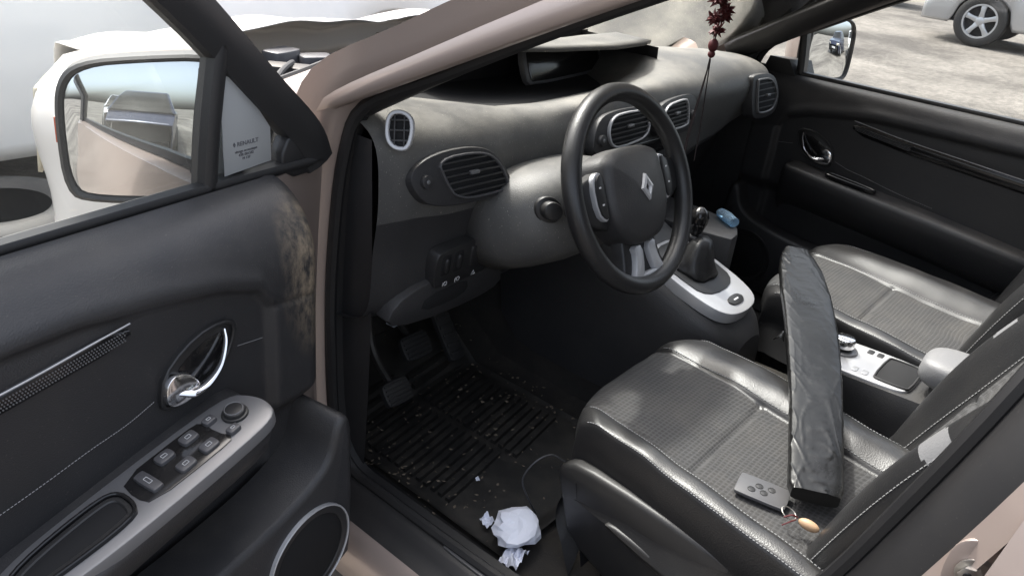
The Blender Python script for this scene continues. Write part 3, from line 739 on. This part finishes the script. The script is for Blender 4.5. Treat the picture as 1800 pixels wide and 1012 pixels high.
# ---- pedals -----------------------------------------------------------
PD=empty('pedals',(0,0,0),car)
for (x,y,z,w,h,hh) in ((-.575,.80,.40,.075,.055,.5),(-.455,.87,.44,.085,.06,.5),(-.335,.88,.42,.05,.13,.6)):
    mb=MB(rubber,dsteel);fr=FR((x,y,z),(1,0,0),(0,.6,.8))
    plate(mb,rr(w,h,.3),fr,-.006,.008,.003,0,1)
    for i in range(5):
        yy=lerp(-h*.36,h*.36,i/4);plate(mb,[(-w*.42,yy-h*.03),(w*.42,yy-h*.03),(w*.42,yy+h*.03),(-w*.42,yy+h*.03)],fr,.007,.012,.001,0,0)
    tube(mb,[P(fr,0,0,-.005),V((x+.01,y+.1,z+.08)),V((x+.02,y+.12,z+.28))],.009,8,mi=1)
    mb.obj('pedal',PD)
mb=MB(rubber);fr=FR((-.70,.93,.43),(1,0,0),(0,.6,.8));plate(mb,rr(.09,.22,.3),fr,-.02,.01,.006,0,1)
for i in range(8): plate(mb,[(-.036,-.085+i*.024),(.036,-.085+i*.024),(.036,-.077+i*.024),(-.036,-.077+i*.024)],fr,.009,.015,.001,0,0)
mb.obj('foot_rest',PD)
# ---- seats -----------------------------------------------------------
def seat(cx,bx,HW0,lab):
    S=empty('front_seat',(0,0,0),car);S['label']=lab
    mb=MB(leather,fabric)
    HW=.245
    FL,FRt=-.188,(.112 if cx<0 else .085)
    def prof(s,front):
        L_=(s<0);pk=.216 if L_ else .165;wl=.024 if L_ else .058;wr=HW-pk+.004
        a=abs(s);h=.015 if L_ else .036
        base=.612
        bol=h*math.exp(-((a-pk)/wl)**2) if a<pk else h*math.sqrt(max(0,1-((a-pk)/(wr))**2))
        z=base+bol*(1-.55*front)
        se=-FL if L_ else FRt
        z-=.006*math.exp(-((a-se)/.005)**2)
        return z
    def cush(u,v):
        if u<.14: a=-HW;down=(1-u/.14)
        elif u>.86: a=HW;down=(u-.86)/.14
        else: a=lerp(-HW,HW,(u-.14)/.72);down=0
        if v>.86: fr_=(v-.86)/.14;y0=.355
        else: fr_=0;y0=lerp(-.20,.355,v/.86)
        yy=y0-.045*(abs(a)/HW)**4*sst((y0+.0)/.34) 
        front=sst((y0-.12)/.22)
        z=prof(a,front)
        rnd=max(0,(y0-.31)/.045);z-=.020*rnd*rnd
        inner=(FL<a<FRt)
        z-=.006*math.exp(-((y0-.10)/.005)**2)*inner
        z+=.005*math.sin(max(0,min(1,(y0-.11)/.22))*math.pi)*inner
        z+=.004*noise.noise(V((a*14,y0*14,cx)))
        if down>0:
            z-= .15*down;a+=math.copysign(.008*math.sin(down*3.0)-.03*down*down,a)
        if fr_>0:
            z-=.15*fr_;yy+=.010*math.sin(min(1,fr_*1.6)*3.14)-.05*fr_**2
        return V((cx-.20*(.34-yy)+a*HW0/HW,yy,z))
    def mi(u,v):
        if u<.14 or u>.86: return 0
        a=lerp(-HW,HW,(u-.14)/.72)
        if v>.885: return 0
        return 1 if FL<a<FRt else 0
    grid(mb,cush,140,130,mi);mb.obj('seat_cushion',S,angle=180)
    def dsh(pts,r=.0008,step=2):
        mb=MB(stitch)
        for i in range(0,len(pts)-1,step): tube(mb,[pts[i],pts[i]+(pts[i+1]-pts[i])*1.2],r,4,n=1)
        mb.obj('seam_stitching',S)
    for sa in (-.200,-.243,FRt+.010,.238):
        uu=.5+.36*(sa/HW);dsh([cush(uu,lerp(.05,.84,i/170))+V((0,0,.0010)) for i in range(171)])
    cx=bx
    Lx=V((0,-.40,.917)).normalized();Nx=V((0,.917,.40)).normalized();O=V((cx,-.140,.60))
    def back(u,v,t=0):
        l=lerp(-.02,.60,v);hw=lerp(.235,.262,math.sin(min(1,max(0,l/.5))*math.pi)*.8)-.06*sst((l-.35)/.25)
        if u<.14: a=-1;dn=1-u/.14
        elif u>.86: a=1;dn=(u-.86)/.14
        else: a=lerp(-1,1,(u-.14)/.72);dn=0
        q=abs(a)*hw;pk=hw-.040
        H=.036+.020*math.sin(min(1,max(0,l/.42))*math.pi)
        b=H*math.exp(-((q-pk)/.038)**2) if q<pk else H*math.sqrt(max(0,1-((q-pk)/.043)**2))
        b*=1-.6*sst((l-.40)/.2)
        w=b-.006*math.exp(-((q-pk+.05)/.005)**2)
        w+=-.005*math.exp(-((l-.17)/.006)**2)*(q<pk-.05)-.03*max(0,(l-.55)/.05)**2
        x=a*hw
        if dn>0: w-=.13*dn;x+=math.copysign(.010*math.sin(dn*3)-.03*dn*dn,a)
        return O+V((x,0,0))+Lx*l+Nx*w
    def mi2(u,v):
        l=lerp(-.02,.60,v);a=lerp(-1,1,(u-.14)/.72)
        patch=.252<l-.05*(abs(a)-.85)<.298
        if u<.14 or u>.86: return 2 if patch and (u>.08 and u<.92) else 0
        if abs(a)*.25<.155: return 1
        return 2 if patch and abs(a)>.80 else 0
    m2=MB(leather,fabric,leatherg)
    grid(m2,back,120,120,mi2)
    grid(m2,lambda u,v:O+V((lerp(-.235,.235,u)*lerp(1,.82,v),0,0))+Lx*lerp(-.02,.60,v)-Nx*(.13+.02*math.sin(math.pi*u)),10,10,0)
    m2.obj('backrest',S,angle=180)
    for s in (-1,1):
        uu=.5+s*.36*.97;dsh([back(uu,lerp(.03,.9,i/160))+Nx*.001 for i in range(161)])
        dsh([back(.5+s*.36*.66,lerp(.03,.9,i/160))+Nx*.001 for i in range(161)])
    mb=MB(leather,steel)
    ell(mb,O+Lx*.71+Nx*(-.03),(.14,.05,.10),20,12,0,.7,(V((0,0,0)),V((1,0,0)),Nx,Lx))
    for x in (-.06,.06): tube(mb,[O+Lx*.55+V((x,0,0))-Nx*.04,O+Lx*.66+V((x,0,0))-Nx*.03],.006,8,mi=1)
    mb.obj('headrest',S)
    mb=MB(plast,dark)
    for s in (-1,1):
        fs=(V((cx+s*.210-(.02 if s<0 else .04),.07,.47)),V((.12,1,0)).normalized(),V((0,0,1)),V((s,-.12*s,0)).normalized())
        plate(mb,[(-.30,.09),(.20,.075),(.262,.04),(.25,.0),(.20,-.13),(-.26,-.14),(-.31,-.05)],fs,-.02,.014,.010,0,2)
        plate(mb,[(-.12,.0),(.12,.012),(.135,-.005),(-.10,-.03)],fs,.012,.026,.006,0,2)
    grid(mb,lambda u,v:V((cx+lerp(-.22,.22,u),lerp(.28,.24,v),lerp(.50,.33,v))),4,4,1)
    mb.obj('seat_base',S,angle=45)
    return S
seat(-.38,-.41,.212,'black leather and grey fabric seat with wrapped object on it')
seat(.425,.405,.235,'black leather and grey fabric seat, empty and dusty')
# ---- centre console --------------------------------------------------
CC=empty('centre_console',(0,0,0),car)
mb=MB(dashd)
rg=[]
for y,zt_,hw in ((.90,.86,.125),(.72,.80,.125),(.62,.74,.13),(.50,.69,.125),(.40,.655,.118),(.33,.63,.105),(.285,.605,.085),(.262,.57,.06)):
    rg.append([V((-hw-.02,y,.36)),V((-hw-.012,y,zt_-.10)),V((-hw-.004,y,zt_-.03)),V((-hw+.012,y,zt_-.006)),V((0,y,zt_)),V((hw-.012,y,zt_-.006)),V((hw+.004,y,zt_-.03)),V((hw+.012,y,zt_-.10)),V((hw+.02,y,.36))])
loft(mb,rg,False,False);vs=rg[-1];mb.add(vs,[tuple(range(len(vs)))]);mb.obj('console_body',CC,sub=1)
gf=FR((-.005,.405,.664),(1,0,0),(0,.94,.30))
mb=MB(silver,plast,mark)
ol=[(-.075,.13),(.075,.13),(.098,.06),(.095,-.06),(.07,-.115),(.0,-.128),(-.07,-.115),(-.095,-.06),(-.098,.06)]
plate(mb,ol,gf,-.02,.008,.004,0,2)
plate(mb,[(-.070,.12),(.070,.12),(.080,.03),(.070,-.055),(-.070,-.055),(-.080,.03)],gf,.007,.0105,.001,1,2)
plate(mb,[(x,y-.090) for x,y in rr(.060,.026,.8)],gf,.007,.0115,.001,1,2)
plate(mb,[(x,y-.090) for x,y in rr(.02,.004,.4)],gf,.0113,.0120,.0002,2,0)
mb.obj('gear_surround',CC)
mb=MB(leather)
rg=[]
for i,(h,r) in enumerate(((.008,.060),(.018,.059),(.028,.052),(.038,.047),(.05,.038),(.065,.029),(.085,.016))):
    rg.append([P(gf,r*(1+.08*math.sin(5*a+i))*math.cos(a),.030+h*.12+r*.9*(1+.08*math.sin(5*a+i))*math.sin(a),h) for a in [2*math.pi*j/30 for j in range(30)]])
loft(mb,rg,True,True);mb.obj('gear_boot',CC,angle=180)
mb=MB(silverd,gloss,leather,mark)
top=V((0,.447,.795));tube(mb,[P(gf,0,.040,.07),top-V((0,0,.03))],.007,10,n=1,mi=1)
tube(mb,[top-V((0,0,.04)),top-V((0,0,.02)),top,top+V((0,0,.018)),top+V((0,0,.028))],[.011,.015,.021,.022,.016,.006],16,mi=1)
tube(mb,[top-V((0,0,.045)),top-V((0,0,.040))],.0125,16,n=1,mi=0);mb.obj('gear_lever',CC)
mb=MB(dashd);plate(mb,[(.13,.42),(.22,.43),(.29,.50),(.30,.80),(.13,.82)],FR((0,0,.715),(1,0,0),(0,1,0)),-.10,.0,.006,0,1);mb.obj('storage_ledge',CC)
mb=MB(dashd)
rg=[]
for y,z in ((.135,.50),(.13,.58),(.115,.605),(.09,.612),(-.12,.622),(-.22,.622)):
    rg.append([V((-.09,y,.36)),V((-.088,y,z-.03)),V((-.078,y,z)),V((.078,y,z)),V((.088,y,z-.03)),V((.09,y,.36))])
loft(mb,rg,False,False);mb.add(rg[0],[tuple(range(6))]);mb.obj('console_body',CC)
cf2=FR((.0,.015,.614),(1,0,0),(0,1,-.03))
mb=MB(silver,plast,chrome,dark)
plate(mb,rr(.145,.205,.3),cf2,-.005,.008,.003,0,2)
plate(mb,[(x,y-.064) for x,y in rr(.112,.070,.25)],cf2,.0075,.0095,.0008,3,1)
ringp(mb,[(x,y-.064) for x,y in rr(.116,.074,.25)],cf2,.004,.007,.012,1,1)
for x in (-.048,.052):
    for y in (-.012,.008): plate(mb,[(x+a,y+b) for a,b in rr(.020,.013,.3)],cf2,.007,.0092,.0008,0 if x<0 else 1,1)
mb.obj('console_trim',CC)
mb=MB(chrome,silverd,plast)
plate(mb,circ(.031,30,.012,.055),cf2,.007,.013,.003,1,0);plate(mb,circ(.017,30,.012,.055),cf2,.012,.022,.003,2,0);plate(mb,circ(.021,30,.012,.055),cf2,.02,.040,.005,0,0)
mb.obj('control_knob',CC)
mb=MB(leatherg)
ell(mb,(0,-.185,.672),(.062,.105,.032),24,14,0,.55);mb.obj('armrest_lid',CC,label='light grey padded lid')
mb=MB(plast);plate(mb,rr(.10,.14,.3),FR((0,-.18,.62),(1,0,0),(0,1,0)),-.01,.04,.004,0,1);mb.obj('armrest_box',CC)
# ============================================================ LOOSE THINGS
mb=MB(matm)
def mz(x,y):
    z=.300
    if y>.86:z+= (y-.86)*.75
    return z
def mh(x,y): return mz(x,y)+.006+.003*noise.noise(V((x*6,y*6,3)))
def fm(u,v):
    x=lerp(-.70,-.24,u);y=lerp(.36,1.0,v)
    return V((x,y,mh(x,y)+.006*(u<.02 or u>.98 or v<.02)))
grid(mb,fm,50,60)
for i in range(17):
    for (x0,x1) in ((-.665,-.475),(-.455,-.275)):
        y=.56+i*.0215
        pts=[V((lerp(x0,x1,t),y+.03*(t-.5),mh(lerp(x0,x1,t),y)+.006)) for t in (0,.2,.4,.6,.8,1)]
        loft(mb,[[p+V((0,-.0065,-.008)),p+V((0,-.005,.003)),p+V((0,.005,.003)),p+V((0,.0065,-.008))] for p in pts],True,True)
mb.obj('floor_mat',label='dirty ribbed black rubber mat lying in the footwell',cat='car mat',center=True)
mb=MB(leafm);random.seed(21)
for i in range(300):
    x=random.uniform(-.73,-.2);y=random.triangular(.38,1.05,.75);z=mz(x,y)+.017
    a=random.random()*6.3;L_=random.uniform(.002,.006);w_=L_*random.uniform(.2,.7);t=random.uniform(-.4,.4)
    dx,dy=math.cos(a),math.sin(a)
    mb.add([(x-dx*L_,y-dy*L_,z),(x-dy*w_,y+dx*w_,z+t*L_),(x+dx*L_,y+dy*L_,z+.001),(x+dy*w_,y-dx*w_,z-t*L_*.3)],[(0,1,2,3)])
mb.obj('dry_debris',label='scattered dry leaf and dirt crumbs on the footwell floor',cat='debris',kind='stuff',smooth=False)
mb=MB(wrap)
A=V((-.535,-.095,.648));B=V((.195,.262,.724));ax=(B-A);Ln=ax.length;ax.normalize();sd=ax.cross(V((0,0,1))).normalized();up=sd.cross(ax)
def wp(u,v):
    t=v;w=.044*pl(t,[(0,.80),(.02,.93),(.25,1.0),(.5,1.13),(.75,1.16),(.88,1.05),(.95,.85),(1,.60)])
    a=2*math.pi*u;c,s_=math.cos(a),math.sin(a)
    x=math.copysign(abs(c)**.5,c)*w;h=math.copysign(abs(s_)**.4,s_)*.0125
    p=A+ax*(Ln*t)+sd*(x-.016+.014*math.sin(t*3.1))+up*(h+.012*math.sin(t*math.pi))
    q=.75-.45*sst((t-.2)/.3)+.5*sst((t-.6)/.3)
    r1=1-abs(noise.noise(V((t*13+x*40,x*12,2.))))*2;r3=1-abs(noise.noise(V((t*7+x*60,x*30-t*6,11.))))*2
    n=q*(.0014*max(0,r1)**7+.0013*max(0,r3)**7)+.0014*noise.noise(V((t*6,x*12,1)))
    return p+up*n*(1 if s_>0 else .2)+sd*n*.5*(1 if c>0 else -1)
grid(mb,wp,90,420,cu=True)
mb.add([wp(i/90,0) for i in range(90)],[tuple(range(90))]);mb.add([wp(i/90,1) for i in range(90)],[tuple(range(90))])
wo=mb.obj('wrapped_plank',label='long flat object wrapped in wrinkled shiny black film',cat='wrapped object',center=True,angle=180)
mb=MB(wrap)
grid(mb,lambda u,v:wp(.52,.50+.03*v)-sd*(.002+.022*u*(1-.5*v))+up*(.012*math.sin(u*3+v)-.004),6,6);fl_=mb.obj('film_flap');fl_.parent=wo;fl_.matrix_parent_inverse=Matrix.Translation(-wo.location)
KC=empty('key_card',(-.557,-.01,.62),label='dark grey plastic key card with round buttons on the seat fabric',cat='key card')
kf=FR((-.5575,-.0085,.6235),(.18,-.98,0.0),(.98,.18,0.02))
mb=MB(plastg);plate(mb,rr(.080,.052,.14),kf,-.003,.002,.0008,0,1);o=mb.obj('card_body');o.data.transform(Matrix.Translation(-KC.location));o.parent=KC
mb=MB(plast,greymark)
for x,y in ((-.016,-.008),(-.007,.006),(.003,-.006),(.012,.008)):
    plate(mb,circ(.0052,16,x,y),kf,.0015,.0025,.0003,0,0);ringp(mb,circ(.0062,16,x,y),kf,.0012,.0015,.0030,0,0)
o=mb.obj('card_buttons');o.data.transform(Matrix.Translation(-KC.location));o.parent=KC
KR=empty('key_ring',(-.60,-.085,.625),label='small key ring with cream bead and red thread',cat='key ring')
mb=MB(bead);ell(mb,(.005,-.010,.012),(.008,.016,.008),16,12);o=mb.obj('bead');o.parent=KR
mb=MB(steel,red);tube(mb,[V((.008+.011*math.cos(a),.022+.011*math.sin(a),.012+.004*math.sin(a))) for a in [2*math.pi*i/10 for i in range(10)]],.0009,6,True)
tube(mb,[V((.006,.008,.014)),V((.0,.015,.018)),V((-.006,.024,.012))],.0015,5,mi=1);tube(mb,[V((.0,.008,.014)),V((-.012,.012,.015)),V((-.02,.02,.008))],.0011,5,mi=1);o=mb.obj('ring');o.parent=KR
def crumple(c,sx,sy,seed,nm,lab,h=.03,rot=0,n_=14):
    mb=MB(paper)
    def f(u,v):
        x=(u-.5)*sx;y=(v-.5)*sy
        n=abs(noise.noise(V((u*2.3,v*2.3,seed))))*h*1.8+abs(noise.noise(V((u*5,v*5,seed+3))))*h*.35
        x*=1+.3*noise.noise(V((u*1.3,v*1.3,seed+9)));y*=1+.3*noise.noise(V((v*1.3,u*1.3,seed+5)))
        X=x*math.cos(rot)-y*math.sin(rot);Y=x*math.sin(rot)+y*math.cos(rot)
        return V((c[0]+X,c[1]+Y,c[2]+n))
    grid(mb,f,n_,n_);return mb.obj(nm,label=lab,cat='paper',center=True,smooth=False)
def ballp(c,r,seed,nm,lab,nu=16,nv=9):
    mb=MB(paper)
    def f(u,v):
        a=2*math.pi*u;b=math.pi*(v-.5);d=V((math.cos(b)*math.cos(a),math.cos(b)*math.sin(a),math.sin(b)))
        k_=1+.45*noise.noise(d*1.1+V((seed,0,0)))-.20*abs(noise.noise(d*2.3+V((0,seed,0))))
        return V((c[0]+d.x*r[0]*k_,c[1]+d.y*r[1]*k_,c[2]+max(-.8,d.z)*r[2]*k_))
    grid(mb,f,nu,nv,0,True);return mb.obj(nm,label=lab,cat='paper',center=True,smooth=False)
ballp((-.640,.385,.338),(.054,.048,.026),3.7,'crumpled_paper','crumpled white sheet of paper on the footwell floor')
crumple((-.685,.350,.312),.055,.035,4.1,'crumpled_paper','torn white tissue scrap on the footwell floor',.018,.2)
crumple((-.655,.445,.313),.028,.022,6.1,'crumpled_paper','torn white tissue scrap on the footwell floor',.012,1.2,8)
crumple((-.40,1.0,.425),.045,.03,8.1,'crumpled_paper','small torn paper scrap beside the pedals',.01,.2,6)
crumple((-.575,.545,.312),.011,.008,2.2,'paper_scrap','tiny white paper scrap on the floor mat',.005,1,4)
mb=MB(plastg);tube(mb,[(-.53,.37,.44),(-.55,.39,.455),(-.58,.405,.445),(-.592,.42,.40),(-.578,.41,.35),(-.56,.40,.31)],.0018,6);mb.obj('cable',label='thin grey cable looping out from under the seat',cat='cable',center=True)
bot=glass('blue_plastic',(.6,.78,.9),dirt=.6,dcol=(.4,.55,.68))
mb=MB(bot);tube(mb,[(.225,.455,.729),(.245,.485,.730),(.262,.51,.729),(.267,.52,.728)],[.012,.014,.012,.006],14,flat=1.2);mb.obj('plastic_bottle',label='crushed pale blue plastic bottle on the console ledge',cat='bottle',center=True)
HO=empty('hanging_ornament',(0,.505,.93),label='dark red flower ornament on black cords below the mirror',cat='ornament')
mb=MB(red)
random.seed(5)
def flower(c,r):
    for i in range(34):
        d=V((random.gauss(0,1),random.gauss(0,1),random.gauss(0,1))).normalized();s_=d.orthogonal().normalized();b=d.cross(s_)
        L_=r*random.uniform(.7,1.2);q=r*.25
        mb.add([c,c+d*L_*.5+s_*q,c+d*L_+b*q*.3,c+d*L_*.5-s_*q,c+d*L_*.55+b*q*.8],[(0,1,4),(1,2,4),(2,3,4),(3,0,4)])
    ell(mb,c,(r*.5,r*.5,r*.5),8,6)
for (x,y,z,r) in ((-.014,.50,1.262,.024),(.018,.505,1.268,.024),(0,.49,1.240,.020),(-.020,.50,1.222,.020),(.022,.50,1.228,.021),(.002,.50,1.200,.019)): flower(V((x,y,z)),r)
ell(mb,(0,.50,1.168),(.011,.011,.014),12,8);ell(mb,(0,.50,1.150),(.008,.008,.008),12,8)
mb.obj('flower_cluster',HO)
mb=MB(cord)
tube(mb,[(0,.465,1.335),(0,.49,1.30),(0,.50,1.16),(0,.502,1.12)],.0018,6)
for a,b in ((-.016,.0),(.0,.01),(.014,-.008),(.004,.014)):
    tube(mb,[(0,.50,1.14),(a*.5,.502+b*.5,1.06),(a,.505+b,.98),(a*1.2,.505+b,.915)],.0014,5)
mb.obj('cord',HO)
for o in HO.children: o.matrix_parent_inverse=Matrix.Translation(-HO.location)
# ============================================================ SETTING
def ground_mat():
    m=bpy.data.materials.new('ground');m.use_nodes=True;nt=m.node_tree;N=nt.nodes;L=nt.links;b=N['Principled BSDF'];b.inputs['Roughness'].default_value=.9
    tc=N.new('ShaderNodeTexCoord')
    def nz(s,d):
        n=N.new('ShaderNodeTexNoise');n.inputs['Scale'].default_value=s;n.inputs['Detail'].default_value=d;n.inputs['Roughness'].default_value=.65;L.new(tc.outputs['Object'],n.inputs['Vector']);return n.outputs['Fac']
    r=N.new('ShaderNodeValToRGB');r.color_ramp.elements[0].position=.40;r.color_ramp.elements[0].color=(.07,.061,.052,1);r.color_ramp.elements[1].position=.60;r.color_ramp.elements[1].color=(.22,.20,.175,1)
    L.new(nz(.42,10),r.inputs[0])
    r2=N.new('ShaderNodeValToRGB');r2.color_ramp.elements[0].position=.35;r2.color_ramp.elements[0].color=(.6,.6,.6,1);r2.color_ramp.elements[1].position=.6;r2.color_ramp.elements[1].color=(1,1,1,1)
    L.new(nz(14,8),r2.inputs[0])
    mx=N.new('ShaderNodeMix');mx.data_type='RGBA';mx.blend_type='MULTIPLY';mx.inputs[0].default_value=1;L.new(r.outputs[0],mx.inputs[6]);L.new(r2.outputs[0],mx.inputs[7])
    L.new(mx.outputs[2],b.inputs['Base Color'])
    bp=N.new('ShaderNodeBump');bp.inputs['Strength'].default_value=.6;bp.inputs['Distance'].default_value=.02;L.new(nz(25,6),bp.inputs['Height']);L.new(bp.outputs[0],b.inputs['Normal'])
    return m
mb=MB(ground_mat());mb.add([(-400,-400,0),(400,-400,0),(400,400,0),(-400,400,0)],[(0,1,2,3)]);mb.obj('ground',kind='structure',smooth=False)
def parked(loc,ang,paintm,lab,suv=False,h=1.5):
    E=empty('parked_car',(0,0,0),label=lab,cat='car',group='vehicles parked in the yard')
    W=.88
    gl=.28 if suv else .2
    mb=MB(paintm,plast)
    def bd(u,v):
        y=lerp(-2.2,2.2,u);belt=pl(y,[(-2.2,.72),(-1.9,.98),(.95,1.0),(2.0,.84),(2.2,.6)])
        ww=W*(1-.12*max(0,abs(y)-1.6)/.6)
        if v<.3 or v>.7:
            t=(v/.3) if v<.3 else (1-v)/.3
            bot=gl
            for wy in (1.35,-1.35):
                if abs(y-wy)<.40: bot=max(bot,.36+math.sqrt(max(0,.40**2-(y-wy)**2))*.9)
            bot=min(bot,belt-.1);z=lerp(bot,belt,t);x=ww*(.96+.04*math.sin(t*3.1))*(-1 if v<.5 else 1)
        else:
            t=(v-.3)/.4;x=lerp(-ww,ww,t)*.98;z=belt+.03*math.sin(math.pi*t)
        return V((x,y,z))
    grid(mb,bd,88,40,0)
    mb.obj('car_body',E,angle=50,solid=.01)
    mb=MB(dark);plate(mb,rr(1.5,4.0,.2),FR((0,0,.3),(1,0,0),(0,1,0)),0,.45,.05,0,1);mb.obj('underbody',E)
    mb=MB(g_dk,paintm)
    gh=[(-2.0,.97,.80),(-1.75,h-.18,.68),(-1.4,h,.60),(-.4,h+.03,.60),(.2,h-.06,.60),(1.0,.98,.80)]
    rg=[]
    for t in range(41):
        y=lerp(-1.98,1.0,t/40);zt=pl(y,[(q[0],q[1]) for q in gh]);hw=.82-.22*(zt-.95)/(h-.95)
        rg.append([V((-.83,y,.96)),V((-lerp(.83,hw,.5),y,lerp(.96,zt,.5))),V((-hw,y,zt-.03)),V((-hw+.06,y,zt)),V((hw-.06,y,zt)),V((hw,y,zt-.03)),V((lerp(.83,hw,.5),y,lerp(.96,zt,.5))),V((.83,y,.96))])
    k=8;vs=[q for r in rg for q in r];fs=[];ms=[]
    for r in range(40):
        for i in range(7):
            fs.append((r*k+i,r*k+i+1,(r+1)*k+i+1,(r+1)*k+i));yy=lerp(-1.98,1.0,(r+.5)/40)
            ms.append(1 if (i in(2,4) or (i==3 and -1.45<yy<.2) or (i in(0,1,5,6) and (abs(yy+.45)<.05 or yy<-1.5))) else 0)
    mb.add(vs,fs,ms);mb.obj('car_windows',E,angle=40)
    for sx in (-1,1):
        for y in (-1.35,1.35): wheel(E,(sx*.80,y,.36 if suv else .32),sx,.36 if suv else .32)
        mb=MB(lens);grid(mb,lambda u,v:V((sx*lerp(.5,.82,u),2.21-.15*u,lerp(.62,.76,v))),6,4);mb.obj('headlight',E,solid=.01)
        mb=MB(plast);plate(mb,rr(.9,.03,.3),(V((sx*.87,0,.62)),V((0,1,0)),V((0,0,1)),V((sx,0,0))),-.01,.03,.005);mb.obj('side_moulding',E)
    mb=MB(plast,mark);plate(mb,rr(1.1,.2,.3),(V((0,2.17,.45)),V((1,0,0)),V((0,0,1)),V((0,1,0))),-.02,.05,.01,0,1)
    plate(mb,rr(.5,.11,.1),(V((0,2.17,.47)),V((1,0,0)),V((0,0,1)),V((0,1,0))),.045,.055,.002,1,0);mb.obj('grille',E)
    E.location=loc;E.rotation_euler=(0,0,ang)
    return E
parked((13.2,1.05,0),0,silverpaint,'silver off-road car with five-spoke alloy wheels on the dusty yard',True,1.75)
parked((17.6,7.2,0),.15,silverpaint,'silver hatchback standing at the far side of the yard')
parked((20.5,2.5,0),.1,blackpaint,'dark blue car standing at the far side of the yard')
parked((6.5,-6.2,0),1.0,blackpaint,'dark blue hatchback parked behind the beige car')
parked((9.5,-5.0,0),.9,white,'white hatchback parked behind the beige car')
parked((.30,4.15,0),math.pi/2,white,'white car parked across the nose of the beige car')
parked((2.2,8.6,0),1.45,white,'white car parked in front of the beige car')
parked((-4.9,-3.1,0),2.5,blackpaint,'dark blue hatchback parked behind the open door')
parked((-8.2,-4.2,0),2.2,silverpaint,'silver hatchback parked beside the dark blue hatchback')
mb=MB(rubber);tyre_mesh(mb,FR((-.66,2.86,.106),(1,0,0),(0,1,0)),.31);mb.obj('loose_tyre',label='worn black tyre lying flat beside the damaged front wing',cat='tyre',center=True)
# ============================================================ LIGHT + CAMERA
el=math.radians(56);az=math.radians(12)
sd_=V((math.sin(az)*math.cos(el),math.cos(az)*math.cos(el),math.sin(el)))
su=bpy.data.lights.new('sun','SUN');su.energy=5;su.angle=math.radians(3);su.color=(1,.97,.93)
so=bpy.data.objects.new('sun',su);SC.collection.objects.link(so);so.rotation_euler=sd_.to_track_quat('Z','Y').to_euler();so.location=(0,0,10)
w=bpy.data.worlds.new('World');SC.world=w;w.use_nodes=True
N=w.node_tree.nodes;sk=N.new('ShaderNodeTexSky');sk.sky_type='NISHITA';sk.sun_disc=False;sk.sun_elevation=el;sk.sun_rotation=az;sk.air_density=1.;sk.dust_density=6;sk.ozone_density=.6
hs=N.new('ShaderNodeHueSaturation');hs.inputs['Saturation'].default_value=.5
w.node_tree.links.new(sk.outputs[0],hs.inputs['Color']);w.node_tree.links.new(hs.outputs[0],N['Background'].inputs[0]);N['Background'].inputs[1].default_value=.55
y,p,r=[math.radians(a) for a in (52.40,-26.29,6.55)]
F=V((math.cos(p)*math.sin(y),math.cos(p)*math.cos(y),math.sin(p)));R=V((math.cos(y),-math.sin(y),0));U=R.cross(F)
R2=R*math.cos(r)+U*math.sin(r);U2=U*math.cos(r)-R*math.sin(r)
cm=bpy.data.cameras.new('camera');co=bpy.data.objects.new('camera',cm);SC.collection.objects.link(co)
m=Matrix(((R2.x,U2.x,-F.x,-1.613),(R2.y,U2.y,-F.y,-.287),(R2.z,U2.z,-F.z,1.421),(0,0,0,1)))
co.matrix_world=m;cm.sensor_width=36;cm.lens=36*1418/1800;cm.clip_start=.02;cm.clip_end=1500
SC.camera=co
SC.view_settings.view_transform='Standard';SC.view_settings.look='None';SC.view_settings.exposure=0
